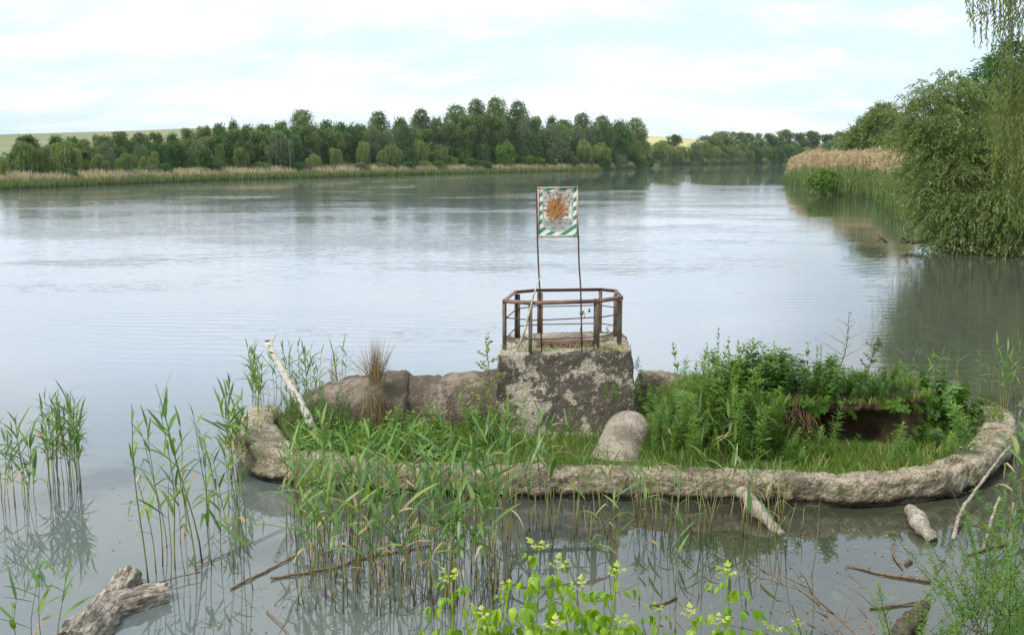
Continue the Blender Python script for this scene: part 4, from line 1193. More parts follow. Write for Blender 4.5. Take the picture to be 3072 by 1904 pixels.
# the big grey willow bush hanging over the water
YB = 50.0
def clumps(lobes, k, f):
    """break big lobes into smaller leaf clumps over their skin"""
    out = []
    for c, r in lobes:
        for i in range(k):
            d = rdir(1)[0]; d[1] = -abs(d[1]) if R.random() < .75 else d[1]
            q = R.uniform(.55, .95); g = f * R.uniform(.7, 1.3)
            out.append((tuple(np.array(c) + d * np.array(r) * q), (r[0] * g, r[1] * g, r[2] * g * .85)))
    return out
lb = [lobe(2800, 330, YB, 72), lobe(2845, 300, YB + 2, 62), lobe(2765, 390, YB, 70), lobe(2760, 450, YB - .5, 60), lobe(2790, 470, YB - 1.5, 85), lobe(2860, 430, YB - 1, 100), lobe(2930, 400, YB, 95),
      lobe(2795, 560, YB - 2, 75), lobe(2870, 560, YB - 2.2, 90), lobe(2960, 540, YB - 1.5, 95), lobe(2830, 640, YB - 3, 65), lobe(2900, 660, YB - 3, 75), lobe(2990, 650, YB - 2.5, 80),
      lobe(2790, 620, YB - 2.5, 48), lobe(2840, 690, YB - 3, 40), lobe(2755, 520, YB - 1.5, 45), lobe(2790, 270, YB + 1, 28), lobe(2850, 265, YB + 1, 28), lobe(2735, 330, YB + 1, 28), lobe(2920, 320, YB + 2, 55), lobe(3050, 450, YB + 1, 105), lobe(3060, 600, YB - 1, 95)]
lb = clumps(lb, 6, .42)
near_willow('willow_bush', (atY(2900, 735, YB).x, YB, .2), lb, 7200, 14, 1.05, .21, .042, M['grey_willow'], 'big grey green willow bush leaning over the water at right', .62, .45, r0=.17)
# lower dark skirt touching the water
lb = [lobe(2850, 705, 46.5, 44), lobe(2920, 712, 46, 50), lobe(2990, 715, 45.5, 52), lobe(3060, 715, 45, 55), lobe(2880, 640, 46, 50), lobe(2960, 640, 45.6, 55), lobe(3040, 630, 45, 60)]
near_willow('willow_bush', (atY(2990, 735, 46.5).x, 46.5, .1), lb, 2600, 12, .8, .22, .05, M['grey_willow'], 'low blue green willow boughs dipping into the water below the big bush', .75, .1, r0=.09)
# bushes behind, along the reeds
lb = [lobe(2640, 385, 136, 42), lobe(2590, 415, 138, 30), lobe(2560, 440, 138, 22), lobe(2690, 400, 134, 46), lobe(2620, 440, 136, 34), lobe(2680, 450, 132, 44), lobe(2740, 440, 132, 40), lobe(2570, 410, 140, 18), lobe(2610, 375, 140, 22), lobe(2650, 345, 138, 24), lobe(2540, 425, 140, 14)]
near_willow('willow_bush', (atY(2660, 500, 136).x, 136, .8), lb, 3600, 10, 1.3, .45, .12, M['grey_willow'], 'sloping willow thicket behind the brown reeds at right', .35, .4, r0=.14)
# bright bush among the reeds
lb = [lobe(2475, 532, 110, 17), lobe(2445, 545, 110, 15), lobe(2505, 540, 110, 15), lobe(2470, 550, 109, 17), lobe(2510, 555, 109, 13)]
near_willow('leafy_bush', (atY(2470, 580, 110).x, 110, .3), lb, 900, 9, .5, .26, .11, M['lime'], 'small bright yellow green bush in front of the brown reeds', .2, .5, r0=.05)['category'] = 'bush'
# weeping willow whose long strands hang in at the right edge
def weeper():
    Y = 43.0
    bx = atY(3330, 735, Y).x
    root = empty('weeping_willow', (bx, Y, .3))
    VV, TT = [], []
    tw = MB()
    def strand(u, v0, v1, y, tt, dens=1.0):
        a = np.array(atY(u, v0, y)); b = np.array(atY(u + R.uniform(-8, 8), v1, y))
        n = max(5, int((a[2] - b[2]) * 15 * dens))
        f = np.linspace(0, 1, n)[:, None]
        P = a + (b - a) * f + np.stack([.10 * np.sin(f[:, 0] * R.uniform(2, 5) + R.random() * 6), .12 * np.sin(f[:, 0] * 4 + R.random() * 6), 0 * f[:, 0]], 1)
        tw.tube([tuple(p) for p in P[::max(1, n // 7)]], .006, 3, .5, False)
        VV.append(P); TT.append(np.clip(tt + G.normal(0, .15, n), 0, 1))
    for i in range(150):                               # high curtain, sky showing through
        u = 2893 + 330 * R.random() ** .75
        v1 = np.interp(u, [2893, 2930, 2990, 3060, 3230], [40, 110, 150, 175, 230]) * R.uniform(.45, 1.25)
        if R.random() < .06: v1 += R.uniform(30, 90)
        strand(u, -110 + R.uniform(-60, 40), v1, Y + R.uniform(-3, 3), R.uniform(.25, .6), .8)
    for i in range(170):                               # lower curtains
        u = 2968 + 300 * R.random()
        v0 = np.interp(u, [2968, 3010, 3072, 3270], [175, 130, 110, 60]) + R.uniform(-10, 160)
        strand(u, v0, v0 + R.uniform(150, 330), Y + R.uniform(-3.5, 3.5), R.uniform(.3, .75))
    for i in range(90):
        u = 3020 + 260 * R.random()
        v0 = R.uniform(330, 520)
        strand(u, v0, min(725, v0 + R.uniform(120, 300)) - R.uniform(0, 60), Y + R.uniform(-4.5, 2), R.uniform(.35, .85))
    P = np.concatenate(VV); t = np.concatenate(TT); n = len(P)
    D = unit(np.stack([G.normal(0, .45, n), G.normal(0, .45, n), -np.ones(n)], 1))
    V, Q = leaves(P, D, .22 * G.uniform(.6, 1.3, n), .055 * G.uniform(.7, 1.3, n))
    child('crown', mesh_np('crown', V, Q, None, M['strand'], np.repeat(t, 4)), root)
    child('twigs', tw.mesh('twigs', M['bark']), root)
    b = MB()
    T0 = Vector((bx, Y, -.3))
    pts = [T0, T0 + Vector((-.2, .1, 3)), T0 + Vector((-.3, 0, 6.5)), T0 + Vector((-.8, 0, 10)), T0 + Vector((-1.2, .3, 13))]
    b.tube(smooth_path([tuple(p) for p in pts], .5), np.linspace(.5, .10, len(smooth_path([tuple(p) for p in pts], .5))), 10)
    for q in range(9):
        a = pts[1].lerp(pts[4], R.random()); l = R.uniform(2.5, 5)
        dr = Vector((R.uniform(-1, .4), R.uniform(-.5, .5), R.uniform(.3, .9))).normalized()
        b.tube([a, a + dr * l * .5 + Vector((0, 0, .3)), a + dr * l], [.16, .09, .03], 6)
    child('trunk', b.mesh('trunk', M['bark'], True), root)
    tag(root, 'tall weeping willow with long hanging strands at the right edge', 'willow')
weeper()
lb = [lobe(2985, 270, 58, 60, 1.3), lobe(3050, 230, 60, 70, 1.4), lobe(2960, 350, 58, 50), lobe(3080, 330, 58, 90), lobe(3130, 250, 60, 80)]
near_willow('willow_tree', (atY(3080, 640, 58).x, 58, .4), lb, 2600, 12, 1.1, .28, .065, M['bush'], 'dark green tree crown showing behind the hanging willow strands', .5, .2, r0=.22)

# the stand of brown plumed reeds
def reed_stand():
    A = np.array([tuple(p)[:2] for p in RBP[:6]])
    n = 19000
    s = G.random(n) * 4.6; i = s.astype(int); f = (s - i)[:, None]
    base = A[i] * (1 - f) + A[i + 1] * f
    back = -1.6 + (G.random(n) ** .8) * np.interp(s, [0, .5, 1.5, 4.6], [4, 13, 27, 31])
    k = (base[:, 1] + back) / base[:, 1]
    P = np.stack([base[:, 0] * k + G.normal(0, .3, n) - .12 * back * 0, base[:, 1] + back, np.where(back < 3, -.05, .35) + np.minimum(.03 * back, .8)], 1)
    green = back < np.interp(s, [0, 1, 2.5, 4.6], [3, 9, 12, 14]) + G.normal(0, 2.2, n)
    h = np.where(green, G.uniform(1.4, 2.5, n), G.uniform(2.0, 3.7, n)) * np.interp(s, [0, .25, .8], [.55, .8, 1.0]) * (1 + .22 * np.array([MN.noise(Vector((a * .35, b * .2, 0))) for a, b in P[:, :2]]))
    D = unit(np.stack([G.normal(.02, .07, n), G.normal(0, .07, n), np.ones(n)], 1))
    V, Q = leaves(P, D, h, G.uniform(.05, .11, n))
    tb = np.where(green, G.uniform(.0, .35, n), G.uniform(.45, .7, n)); tt = np.where(green, G.uniform(.2, .55, n), G.uniform(.72, .95, n))
    t = np.stack([tb, (tb + tt) / 2, tt, (tb + tt) / 2], 1).ravel()
    b = MB(); b.add(V, Q, None, t)
    g = np.where(green)[0]                              # leaf blades on the green reeds
    g = np.repeat(g, 2); hh = h[g] * G.uniform(.3, .95, len(g))
    D2 = unit(np.stack([G.normal(0, .7, len(g)), G.normal(0, .7, len(g)), np.full(len(g), .75)], 1))
    V, Q = leaves(P[g] + D[g] * hh[:, None], D2, G.uniform(.3, .55, len(g)), .07)
    b.add(V, Q, None, np.repeat(G.uniform(.1, .5, len(g)), 4))
    o = b.build('reed_bed', M['reed_far'])
    tag(o, 'stand of reeds with tan plumes over green blades on the right bank', 'reed bed', kind='stuff')
    d = np.where(~green)[0]; d = np.repeat(d, 5)
    D2 = unit(np.stack([G.normal(.25, .3, len(d)), G.normal(0, .3, len(d)), np.full(len(d), .8)], 1))
    V, Q = leaves(P[d] + D[d] * (h[d] * G.uniform(.88, 1.0, len(d)))[:, None], D2, G.uniform(.22, .42, len(d)), .10)
    o = link('reed_plumes', mesh_np('reed_plumes', V, Q, None, M['plume'], np.repeat(np.clip(G.normal(.5, .25, len(d)), 0, 1), 4)))
    tag(o, 'tan feathery seed plumes crowning the reed stand on the right bank', 'reed plumes', kind='stuff')
reed_stand()

# fallen trunk in the water below the willow bush
def rough_log(name, pts, rad, mat, lump, seed, sides=14, step=.06, branches=()):
    P = smooth_path([tuple(p) for p in pts], step); n = len(P)
    r = np.interp(np.linspace(0, 1, n), np.linspace(0, 1, len(rad)), rad)
    V, Q, T = tube(P, r, sides)
    ax = np.repeat(P, sides, 0)
    V2 = V.copy()
    for i in range(len(ax)):
        d = V[i] - ax[i]; l = np.linalg.norm(d) + 1e-6
        V2[i] = V[i] + d / l * (lump * fbm(V[i], 2.5, 3, seed) + lump * .7 * fbm(V[i], 9, 3, seed + 4))
    b = MB(); b.add(V2, Q, T)
    for br, rr in branches: b.tube(smooth_path([tuple(p) for p in br], .1) if len(br) > 2 else br, np.linspace(rr[0], rr[1], len(smooth_path([tuple(p) for p in br], .1)) if len(br) > 2 else len(br)), 6)
    return b.build(name, mat, None, True)
o = rough_log('fallen_trunk', [atY(2700, 722, 48.5), atY(2740, 727, 48.3), atY(2790, 718, 48), atY(2850, 700, 48)], [.07, .12, .16, .2], M['driftwood_dark'], .04, 3,
              branches=[([atY(2725, 727, 48.3), atY(2710, 716, 48.2), atY(2698, 714, 48.1)], (.06, .02))])
tag(o, 'grey fallen trunk lying in the water under the big willow bush', 'fallen trunk')
o = rough_log('dead_branch', [atY(2660, 727, 48.5), atY(2645, 715, 48.4), atY(2632, 706, 48.4)], [.05, .04, .015], M['driftwood_dark'], .01, 6,
              branches=[([atY(2645, 716, 48.4), atY(2636, 722, 48.2), atY(2626, 728, 48.0)], (.03, .01))])
tag(o, 'short forked dead branch poking from the water left of the fallen trunk', 'branch')

# ------------------------------------------------------------------ reeds in the foreground, one by one
def reed_leaf(L, W, curl, fold=.25, twist=0.0, tint=.5, kink=None):
    """narrow blade along +X rising from the stem and arching over"""
    n = 8; V = []; x = z = 0.0; ang = 0.0
    f = np.linspace(0, 1, n); t = []
    for i, q in enumerate(f):
        w = W * (math.sin(math.pi * min(1, .12 + q * .88) ** .75) ** .8 if q < 1 else 0) * (1 if q > .02 else .5)
        if i:
            ang = -curl * q * 1.2
            if kink and q > kink[0]: ang -= kink[1]
            x += L / (n - 1) * math.cos(ang); z += L / (n - 1) * math.sin(ang)
        c, s = math.cos(twist * q), math.sin(twist * q)
        V += [(x, -w / 2 * c, z + fold * w * .5 + w / 2 * s), (x, 0, z), (x, w / 2 * c, z + fold * w * .5 - w / 2 * s)]
        t += [tint, tint + .1, tint]
    Q = []
    for i in range(n - 1):
        for k in range(2): Q.append((i * 3 + k, i * 3 + k + 1, i * 3 + 4 + k, i * 3 + 3 + k))
    return mesh_np('leaf', V, Q, None, M['reed_leaf'], t, True)
LEAF = [reed_leaf(1.0, R.uniform(.08, .118), c, .3, tw, ti, kk) for c, tw, ti, kk in
        [(.12, .2, .5, None), (.3, -.4, .35, None), (.5, .5, .6, None), (.75, .3, .45, None), (1.1, -.3, .7, None), (.2, .8, .25, None), (.25, .3, .55, (.45, 1.3)), (.05, 0, .65, None), (.4, -.9, .8, None)]]
def dead_leaf(L, W, curl, kink):
    me = reed_leaf(L, W, curl, .3, .9, R.uniform(.3, .9), kink); me.materials.clear(); me.materials.append(M['dry']); return me
DEAD = [dead_leaf(1.0, .07, .9, (.35, 1.1)), dead_leaf(1.0, .08, 1.5, None), dead_leaf(.8, .06, .4, (.5, 1.8))]
def reed_stem_mesh(bend, dry, seed):
    rr = random.Random(seed); n = 9; b = MB()
    f = np.linspace(0, 1, n)
    P = [(bend * q * q + .012 * math.sin(q * 7 + seed), .010 * math.sin(q * 5 + seed * 2), q) for q in f]
    b.tube(P, np.linspace(.0052, .0018, n), 5, np.clip(np.interp(f, [0, .06, .15, .45, 1], [.0, .2, .3, .75, 1.0]) - dry, 0, 1))
    return b.mesh('stem', M['reed_stem'], True), P
STEM = [reed_stem_mesh(b, d, i) for i, (b, d) in enumerate([(.02, 0), (.06, 0), (.10, .05), (-.03, 0), (.14, .1), (.05, .45), (.0, .6)])]
def reed(base, h, lean, az, nleaf, lsc, label, group, first=.35, dry=None, stemr=1.0, spread=1.0):
    root = empty('reed', base, az)
    root.rotation_euler = Euler((lean * R.uniform(-1, 1), lean * R.uniform(-1, 1), az))
    me, P = STEM[dry if dry is not None else R.choice([0, 1, 2, 3])] if dry is not None else R.choice(STEM[:5])
    link('stem', me, root, scale=(max(1.0, h * .9) * stemr, max(1.0, h * .9) * stemr, h))
    k = max(1.0, h * .9) * stemr
    side = R.uniform(0, 6.28)
    for i in range(nleaf):
        f = first + (.97 - first) * (i + R.uniform(0, .6)) / max(1, nleaf)
        f = min(f, .985)
        q = f * 8; a = int(min(7, q)); w = q - a
        px = (P[a][0] * (1 - w) + P[a + 1][0] * w) * k; py = (P[a][1] * (1 - w) + P[a + 1][1] * w) * k
        az_l = side + math.pi * (i % 2) + R.uniform(-.7, .7)
        pitch = math.radians(R.uniform(28, 62) if f < .85 else R.uniform(58, 80)) * (1 / spread if spread > 1 else 1)
        L = lsc * R.uniform(.75, 1.2) * (.75 + .5 * math.sin(math.pi * min(1, f)))
        link('leaf', R.choice(DEAD) if f < .6 and R.random() < .22 else R.choice(LEAF if f < .85 else [LEAF[0], LEAF[5], LEAF[7], LEAF[1]]), root, loc=(px, py, f * h), rot=(0, -pitch, az_l), scale=(L, L * R.uniform(.8, 1.25), L))
    return tag(root, label, 'reed', group)

def water_pt(u, v): p = gp(u, v, 0); return (p.x, p.y, -.03)
def cluster(n, u0, u1, v0, v1, h, lsc, nl, label, group, lean=.06, first=.35, poly=None, az=None, dryp=0.0):
    for i in range(n):
        u = R.uniform(u0, u1); v = R.uniform(v0, v1)
        d = R.random() < dryp
        reed(water_pt(u, v), R.uniform(*h), lean, R.uniform(0, 6.28) if az is None else az + R.uniform(-.6, .6), R.randint(*nl) if not d else R.randint(0, 2), R.uniform(*lsc), label, group, first, 5 + (i % 2) if d else None)

cluster(13, 4, 118, 1490, 1535, (.95, 1.25), (.24, .34), (5, 8), 'green reed in the loose clump at the left edge of the water', 'reeds in the left edge clump')
cluster(26, 140, 246, 1430, 1482, (1.0, 1.38), (.24, .34), (6, 9), 'green reed in the dense tuft standing alone in open water at left', 'reeds in the dense left tuft', .09)
for u, v, h in [(445, 1748, 2.05), (470, 1722, 1.55), (487, 1700, 1.75), (512, 1745, 1.35), (532, 1705, 1.9), (556, 1722, 1.2), (590, 1718, 2.0), (600, 1690, 2.2), (636, 1695, 1.5), (668, 1690, 1.3), (645, 1500, 1.1), (560, 1560, 1.45), (620, 1560, 1.55), (500, 1640, 1.6), (700, 1720, 1.4), (735, 1740, 1.6), (760, 1770, 1.5), (720, 1660, 1.7), (690, 1600, 1.3)]:
    reed(water_pt(u, v), h, .07, math.pi + R.uniform(-.8, .8), R.randint(6, 9), R.uniform(.28, .40), 'tall thin reed of the open stand between the log and the wall', 'reeds right of the log', .3)
cluster(13, 672, 765, 1400, 1450, (.9, 1.55), (.26, .36), (6, 9), 'green reed growing at the left outer corner of the concrete wall', 'reeds at the left corner of the wall', .07)
cluster(28, 742, 965, 1205, 1246, (.85, 1.35), (.22, .32), (8, 11), 'dark green reed in the thicket behind the birch pole', 'reeds behind the birch pole', .07, .25, dryp=.12)
cluster(5, 995, 1060, 1190, 1210, (.85, 1.15), (.22, .3), (4, 6), 'green reed behind the culvert, left of the dry grass tuft', 'reeds behind the culvert', .05)
cluster(46, 850, 1320, 1480, 1640, (.85, 1.45), (.26, .40), (5, 8), 'broad leaved reed in the dense front bed along the left of the wall', 'reeds of the front bed, rear rows', .09, .42, dryp=.08)
cluster(58, 880, 1540, 1640, 1860, (1.0, 1.75), (.28, .44), (5, 8), 'broad leaved reed in the near rows of the dense front bed', 'reeds of the front bed, near rows', .09, .42, dryp=.15)
for i in range(16):
    u = R.uniform(2000, 2420); Y = R.uniform(13.6, 14.4); x = (u - CX) / FPX * Y
    if inside(x, Y): reed((x, Y, soil_z(x, Y) - .02), R.uniform(.6, 1.0), .12, R.uniform(0, 6.28), R.randint(4, 6), R.uniform(.28, .40), 'bent leaved reed growing among the weeds inside the ring', 'reeds inside the ring', .3)
cluster(22, 1300, 1720, 1470, 1640, (.9, 1.45), (.28, .42), (4, 7), 'green reed in front of the tower, between bed and open water', 'reeds in front of the tower', .09, .4, dryp=.12)
cluster(26, 1720, 2420, 1480, 1640, (.6, 1.15), (.24, .36), (3, 6), 'thin scattered reed before the right half of the wall', 'reeds before the right half of the wall', .1, .4, dryp=.2)
cluster(12, 1800, 2480, 1640, 1790, (.7, 1.1), (.22, .34), (2, 5), 'sparse reed stem rising from the dark water at lower right', 'reeds in the dark water', .1, .45, dryp=.25)
cluster(28, 2690, 3070, 1195, 1250, (.75, 1.4), (.20, .30), (4, 7), 'slender reed behind the right end of the concrete wall', 'reeds behind the right end of the wall', .10, .45, dryp=.2)
for u, v, h in [(3052, 1560, 1.9), (3075, 1500, 1.6), (3020, 1620, 1.5), (3040, 1440, 1.4)]:
    reed(water_pt(u, v), h, .05, R.uniform(0, 6), 8, .42, 'big leaved reed by the right edge of the picture', 'reeds at the right edge', .3)
for u, v, h in [(100, 1960, .9), (140, 1990, 1.1), (60, 1980, .7), (175, 1930, .8)]:
    reed(water_pt(u, v), h, .08, 0, 5, .34, 'young reed beside the log in the lower left corner', 'reeds by the log', .3)
# dry stubble and last year's stalks between the green stems: too many to count
def stubble():
    b = MB()
    for i in range(340):
        u = R.uniform(880, 1560) if i < 230 else R.uniform(1500, 2400)
        v = R.uniform(1500, 1850) if i < 230 else R.uniform(1490, 1660)
        p = Vector(water_pt(u, v)); h = R.uniform(.25, .85)
        l = Vector((R.gauss(0, .12), R.gauss(0, .12), 1)) * h
        b.tube([p, p + l * .5 + Vector((R.gauss(0, .02), 0, 0)), p + l], [.006, .005, .003], 4, [R.uniform(.02, .2), .28, .35 + R.random() * .3])
    o = b.build('reed_stubble', M['reed_stem'])
    tag(o, 'yellow dry stalks standing in the water among the front reeds', 'reed stubble', kind='stuff')
stubble()

# ------------------------------------------------------------------ plants in the basin
def herb(h, nl, L, W, ang, mat, lean=.1, whorl=2, taper=.6, first=.12, tint=.5, droop=.15, top=0, twist=2.4, r=.004):
    """upright leafy weed: a bent stem with leaves set round it, largest in the middle; returns stem mesh, foliage mesh"""
    n = 8; f = np.linspace(0, 1, n); a = R.uniform(0, 6.28)
    P = np.stack([lean * h * f ** 2 * math.cos(a), lean * h * f ** 2 * math.sin(a), h * f], 1)
    b = MB(); b.tube(P, np.linspace(r, r * .35, n), 4, .45)
    st = b.mesh('stem', M['weed'])
    q = np.sort(first + (1 - first) * G.random(nl)); q[-3:] = 1
    pos = np.stack([np.interp(q, f, P[:, k]) for k in range(3)], 1)
    az = np.arange(nl) * twist + G.normal(0, .3, nl)
    an = np.radians(ang) * G.uniform(.7, 1.25, nl) * (1 + .5 * q)
    D = np.stack([np.cos(az) * np.cos(an), np.sin(az) * np.cos(an), np.sin(an)], 1)
    Ls = L * G.uniform(.7, 1.2, nl) * (1 - (1 - taper) * q)
    up = np.tile(np.array([0, 0, 1.0]), (nl, 1)) - D * D[:, 2:3]
    V, Q = leaves(pos, D, Ls, W * G.uniform(.8, 1.2, nl) * (1 - (1 - taper) * q), up, .35, droop)
    t = np.clip(tint - .15 + .35 * q + G.normal(0, .12, nl), 0, 1)
    return st, mesh_np('foliage', V, Q, None, mat, np.repeat(t, 4))
def herb_at(var, x, y, z, s, label, group, name='weed', cat='weed', lean=.12):
    root = empty(name, (x, y, z - .02))
    root.rotation_euler = Euler((R.gauss(0, lean), R.gauss(0, lean), R.uniform(0, 6.28)))
    sc = s * R.uniform(.85, 1.15)
    link('stem', var[0], root, scale=(sc, sc, sc)); link('foliage', var[1], root, scale=(sc, sc, sc))
    return tag(root, label, cat, group)

GOLD = [herb(1.0, 120, .20, .028, 25, M['weed'], lean=.10 + .04 * i, droop=.25, tint=.62) for i in range(5)]            # narrow leaves, golden-rod like
SPIRE = [herb(1.0, 60, .13, .03, 40, M['weed'], lean=.05, droop=.1) for i in range(3)]
BROAD = [herb(.6, 60, .16, .065, 12, M['weed_dark'], lean=.12, droop=.2) for i in range(4)]
LOW = [herb(.32, 30, .12, .05, 25, M['weed'], lean=.2, droop=.25, first=.02) for i in range(4)]
VINE = [herb(.45, 42, .12, .095, 10, M['weed_dark'], lean=.35, droop=.3, tint=.45) for i in range(4)]
SILVER = [herb(.5, 70, .07, .014, 35, M['silver'], lean=.15) for i in range(3)]

def soil(u, v, zg=.3): 
    p = gp(u, v, zg)
    return p.x, p.y, (soil_z(p.x, p.y) if inside(p.x, p.y) else .2)
# tall pale goldenrod thicket right of the pipe
for i in range(140):
    u = R.uniform(1955, 2370); Y = R.uniform(13.85, 15.4)
    x = (u - CX) / FPX * Y / math.cos(TH) * .99
    if not inside(x, Y): continue
    z = soil_z(x, Y)
    hh = np.interp(u, [1955, 2030, 2120, 2200, 2330], [.65, 1.0, 1.42, 1.38, 1.15]) * R.uniform(.6, 1.0) * (1.0 if Y > 14.5 else .8)
    herb_at(R.choice(GOLD + GOLD + GOLD + SPIRE + SILVER), x, Y, z, hh * 1.12, 'narrow leaved bright green weed in the tall thicket right of the pipe', 'tall weed thicket', 'goldenrod', 'weed', lean=.10)
for u, vt in [(2155, 985), (2135, 1010), (2195, 1010), (2230, 1015), (2060, 1075), (2105, 1060), (2325, 1015), (2340, 1040), (2390, 1055), (2300, 1060), (2455, 1010), (2470, 1030), (2440, 1045), (2500, 1050)]:
    Y = R.uniform(15.2, 16.0); p = atY(u, vt, Y); z = soil_z(p.x, Y) if inside(p.x, Y) else .3
    herb_at(R.choice(SPIRE), p.x, Y, z, max(.5, (p.z - z) / 1.0), 'pointed green weed spire rising above the thicket against the water', 'weed spires', 'weed_spire', 'weed', lean=.05)
# dark broad leaved weeds hanging over the earth bank
for i in range(135):
    x = R.uniform(3.2, 6.1); Y = scarp_y(x) + .14 + R.random() * 1.0
    herb_at(R.choice(BROAD), x, Y, soil_z(x, Y) if Y > scarp_y(x) + 1.1 else .93, R.uniform(.6, 1.15) if x < 5.0 else R.uniform(.35, .6), 'dark leafy weed on the overhanging sod above the hollow', 'weeds on the sod', 'broadleaf_weed', 'weed', lean=.22)
for i in range(46):
    x = R.uniform(3.1, 6.4); Y = scarp_y(x) + R.uniform(.08, .2)
    if 4.75 < x < 5.55 and R.random() < .7: continue
    o = herb_at(R.choice(BROAD + LOW), x, Y, .93 + R.uniform(-.05, .03), R.uniform(.35, .75), 'dark weed drooping forward over the lip of the earth bank', 'weeds drooping over the lip', 'broadleaf_weed', 'weed', lean=.2)
    o.rotation_euler = Euler((R.uniform(.9, 1.9), R.uniform(-.5, .5), 0))
# round leaved bramble draping the right end of the bank
for i in range(80):
    u = R.uniform(2640, 2900); v = R.uniform(1175, 1380)
    Y = np.interp(v, [1170, 1380], [15.8, 14.55]); p = atY(u, v, Y)
    herb_at(R.choice(VINE), p.x, Y, p.z - .1, R.uniform(.9, 1.6), 'round leaved creeper draping the right end of the earth bank', 'creepers on the bank', 'creeper', 'creeper', .5)
for i in range(26):
    x = R.uniform(6.2, 7.3); Y = R.uniform(15.0, 17.0)
    if inside(x, Y): herb_at(R.choice(LOW), x, Y, soil_z(x, Y), R.uniform(.7, 1.3), 'low green weed inside the right bend of the wall', 'weeds in the right bend', lean=.25)
# low growth in the left half
for i in range(95):
    u = R.uniform(900, 1480); v = R.uniform(1300, 1385)
    x, Y, z = soil(u, v)
    if inside(x, Y): herb_at(R.choice(LOW), x, Y, z, R.uniform(.8, 1.5), 'low yellow green weed on the soil in the left half of the ring', 'low weeds in the ring', 'low_weed', 'weed', lean=.25)
for i in range(34):
    u = R.uniform(870, 1060); v = R.uniform(1235, 1330)
    Y = np.interp(v, [1235, 1330], [15.3, 14.5]); x = atY(u, v, Y).x
    herb_at(R.choice(SILVER), x, Y, soil_z(x, Y), R.uniform(.9, 1.5), 'feathery grey green herb between the birch pole and the culvert', 'feathery herbs', 'feathery_herb', 'herb', lean=.2)
for i in range(26):
    u = R.uniform(1400, 1560); v = R.uniform(1290, 1370)
    x, Y, z = soil(u, v)
    herb_at(R.choice(GOLD + SILVER), x, Y, z, R.uniform(.45, .8), 'fresh green herb at the left foot of the tower', 'herbs at the tower foot', lean=.15)
for u, v, Y, s in [(1835, 1190, 14.95, .8), (1815, 1195, 14.95, .7), (1850, 1195, 14.95, .75), (1925, 1200, 15.3, .9), (1950, 1215, 15.2, .9), (1980, 1200, 15.3, .8), (1908, 1105, 15.7, .6), (1925, 1160, 15.6, .9)]:
    p = atY(u, v, Y)
    herb_at(R.choice(LOW), p.x, Y, p.z, s, 'yellowish weed tuft rooted in a crack beside the tower and pipe', 'weeds in the concrete cracks', lean=.15)
p = atY(1822, 1045 - 30, 16.2)
herb_at(LOW[0], p.x, p.y, ZP, .8, 'small leafy weed growing on the platform behind the railing', 'weeds on the platform')

for i in range(110):
    x = R.uniform(2.2, 6.6); Y = R.uniform(13.35, 14.3)
    if 4.6 < x < 5.6 and R.random() < .75: continue
    if inside(x, Y): herb_at(R.choice(LOW + GOLD[:2]), x, Y, soil_z(x, Y), R.uniform(.35, .75) if R.random() < .7 else R.uniform(.8, 1.2), 'short green weed on the ground before the earth bank', 'weeds before the bank', 'low_weed', 'weed', lean=.3)
# grass: one mass of blades over the soil
def grass():
    n = 15000; B = []
    while len(B) < n:
        x, y = R.uniform(-4.2, 7.4), R.uniform(12.7, 17.4)
        if not inside(x, y): continue
        if 3.0 < x < 6.5 and scarp_y(x) - .02 < y < scarp_y(x) + .55: continue
        if -.3 < x < 1.9 and y > 14.8: continue
        if MN.noise(Vector((x * 1.1, y * 1.6, 5))) < -.18 + .3 * (R.random() - .5) and R.random() < .8: continue
        B.append((x, y, soil_z(x, y) if not (3.0 < x < 6.5 and scarp_y(x) + .5 < y < scarp_y(x) + 1.3) else .9))
    P = np.array(B)
    # tufts on the rim and on the platform edge, over the lip of the bank
    ex = []
    for i in range(900): x = R.uniform(3.1, 6.5); ex.append((x, scarp_y(x) + .16 + R.gauss(0, .05), .93))
    for i in range(350): u = R.uniform(1505, 1890); q = gp(u, R.uniform(1040, 1056), ZP); ex.append(tuple(q))
    for i in range(500): u = R.uniform(2880, 3010); q = gp(u, R.uniform(1225, 1270), .45); ex.append(tuple(q))
    k0 = len(P); P = np.concatenate([P, np.array(ex)]); n = len(P)
    h = G.uniform(.08, .30, n) * np.array([1.0 + 1.3 * max(0, MN.noise(Vector((q[0] * .9, q[1] * 1.4, 2)))) for q in P]); h[k0:] = G.uniform(.05, .16, n - k0)
    D = unit(np.stack([G.normal(0, .35, n), G.normal(0, .35, n), np.ones(n)], 1))
    V, Q = leaves(P, D, h, G.uniform(.008, .018, n), None, 1, .15)
    t = np.clip(G.normal(.45, .2, n), 0, 1); t[k0 + 900:k0 + 1250] = 1; t[G.random(n) < .13] = 1
    o = link('grass', mesh_np('grass', V, Q, None, M['grass'], np.repeat(t, 4)))
    tag(o, 'green grass growing over the soil inside the concrete ring', 'grass', kind='stuff')
grass()

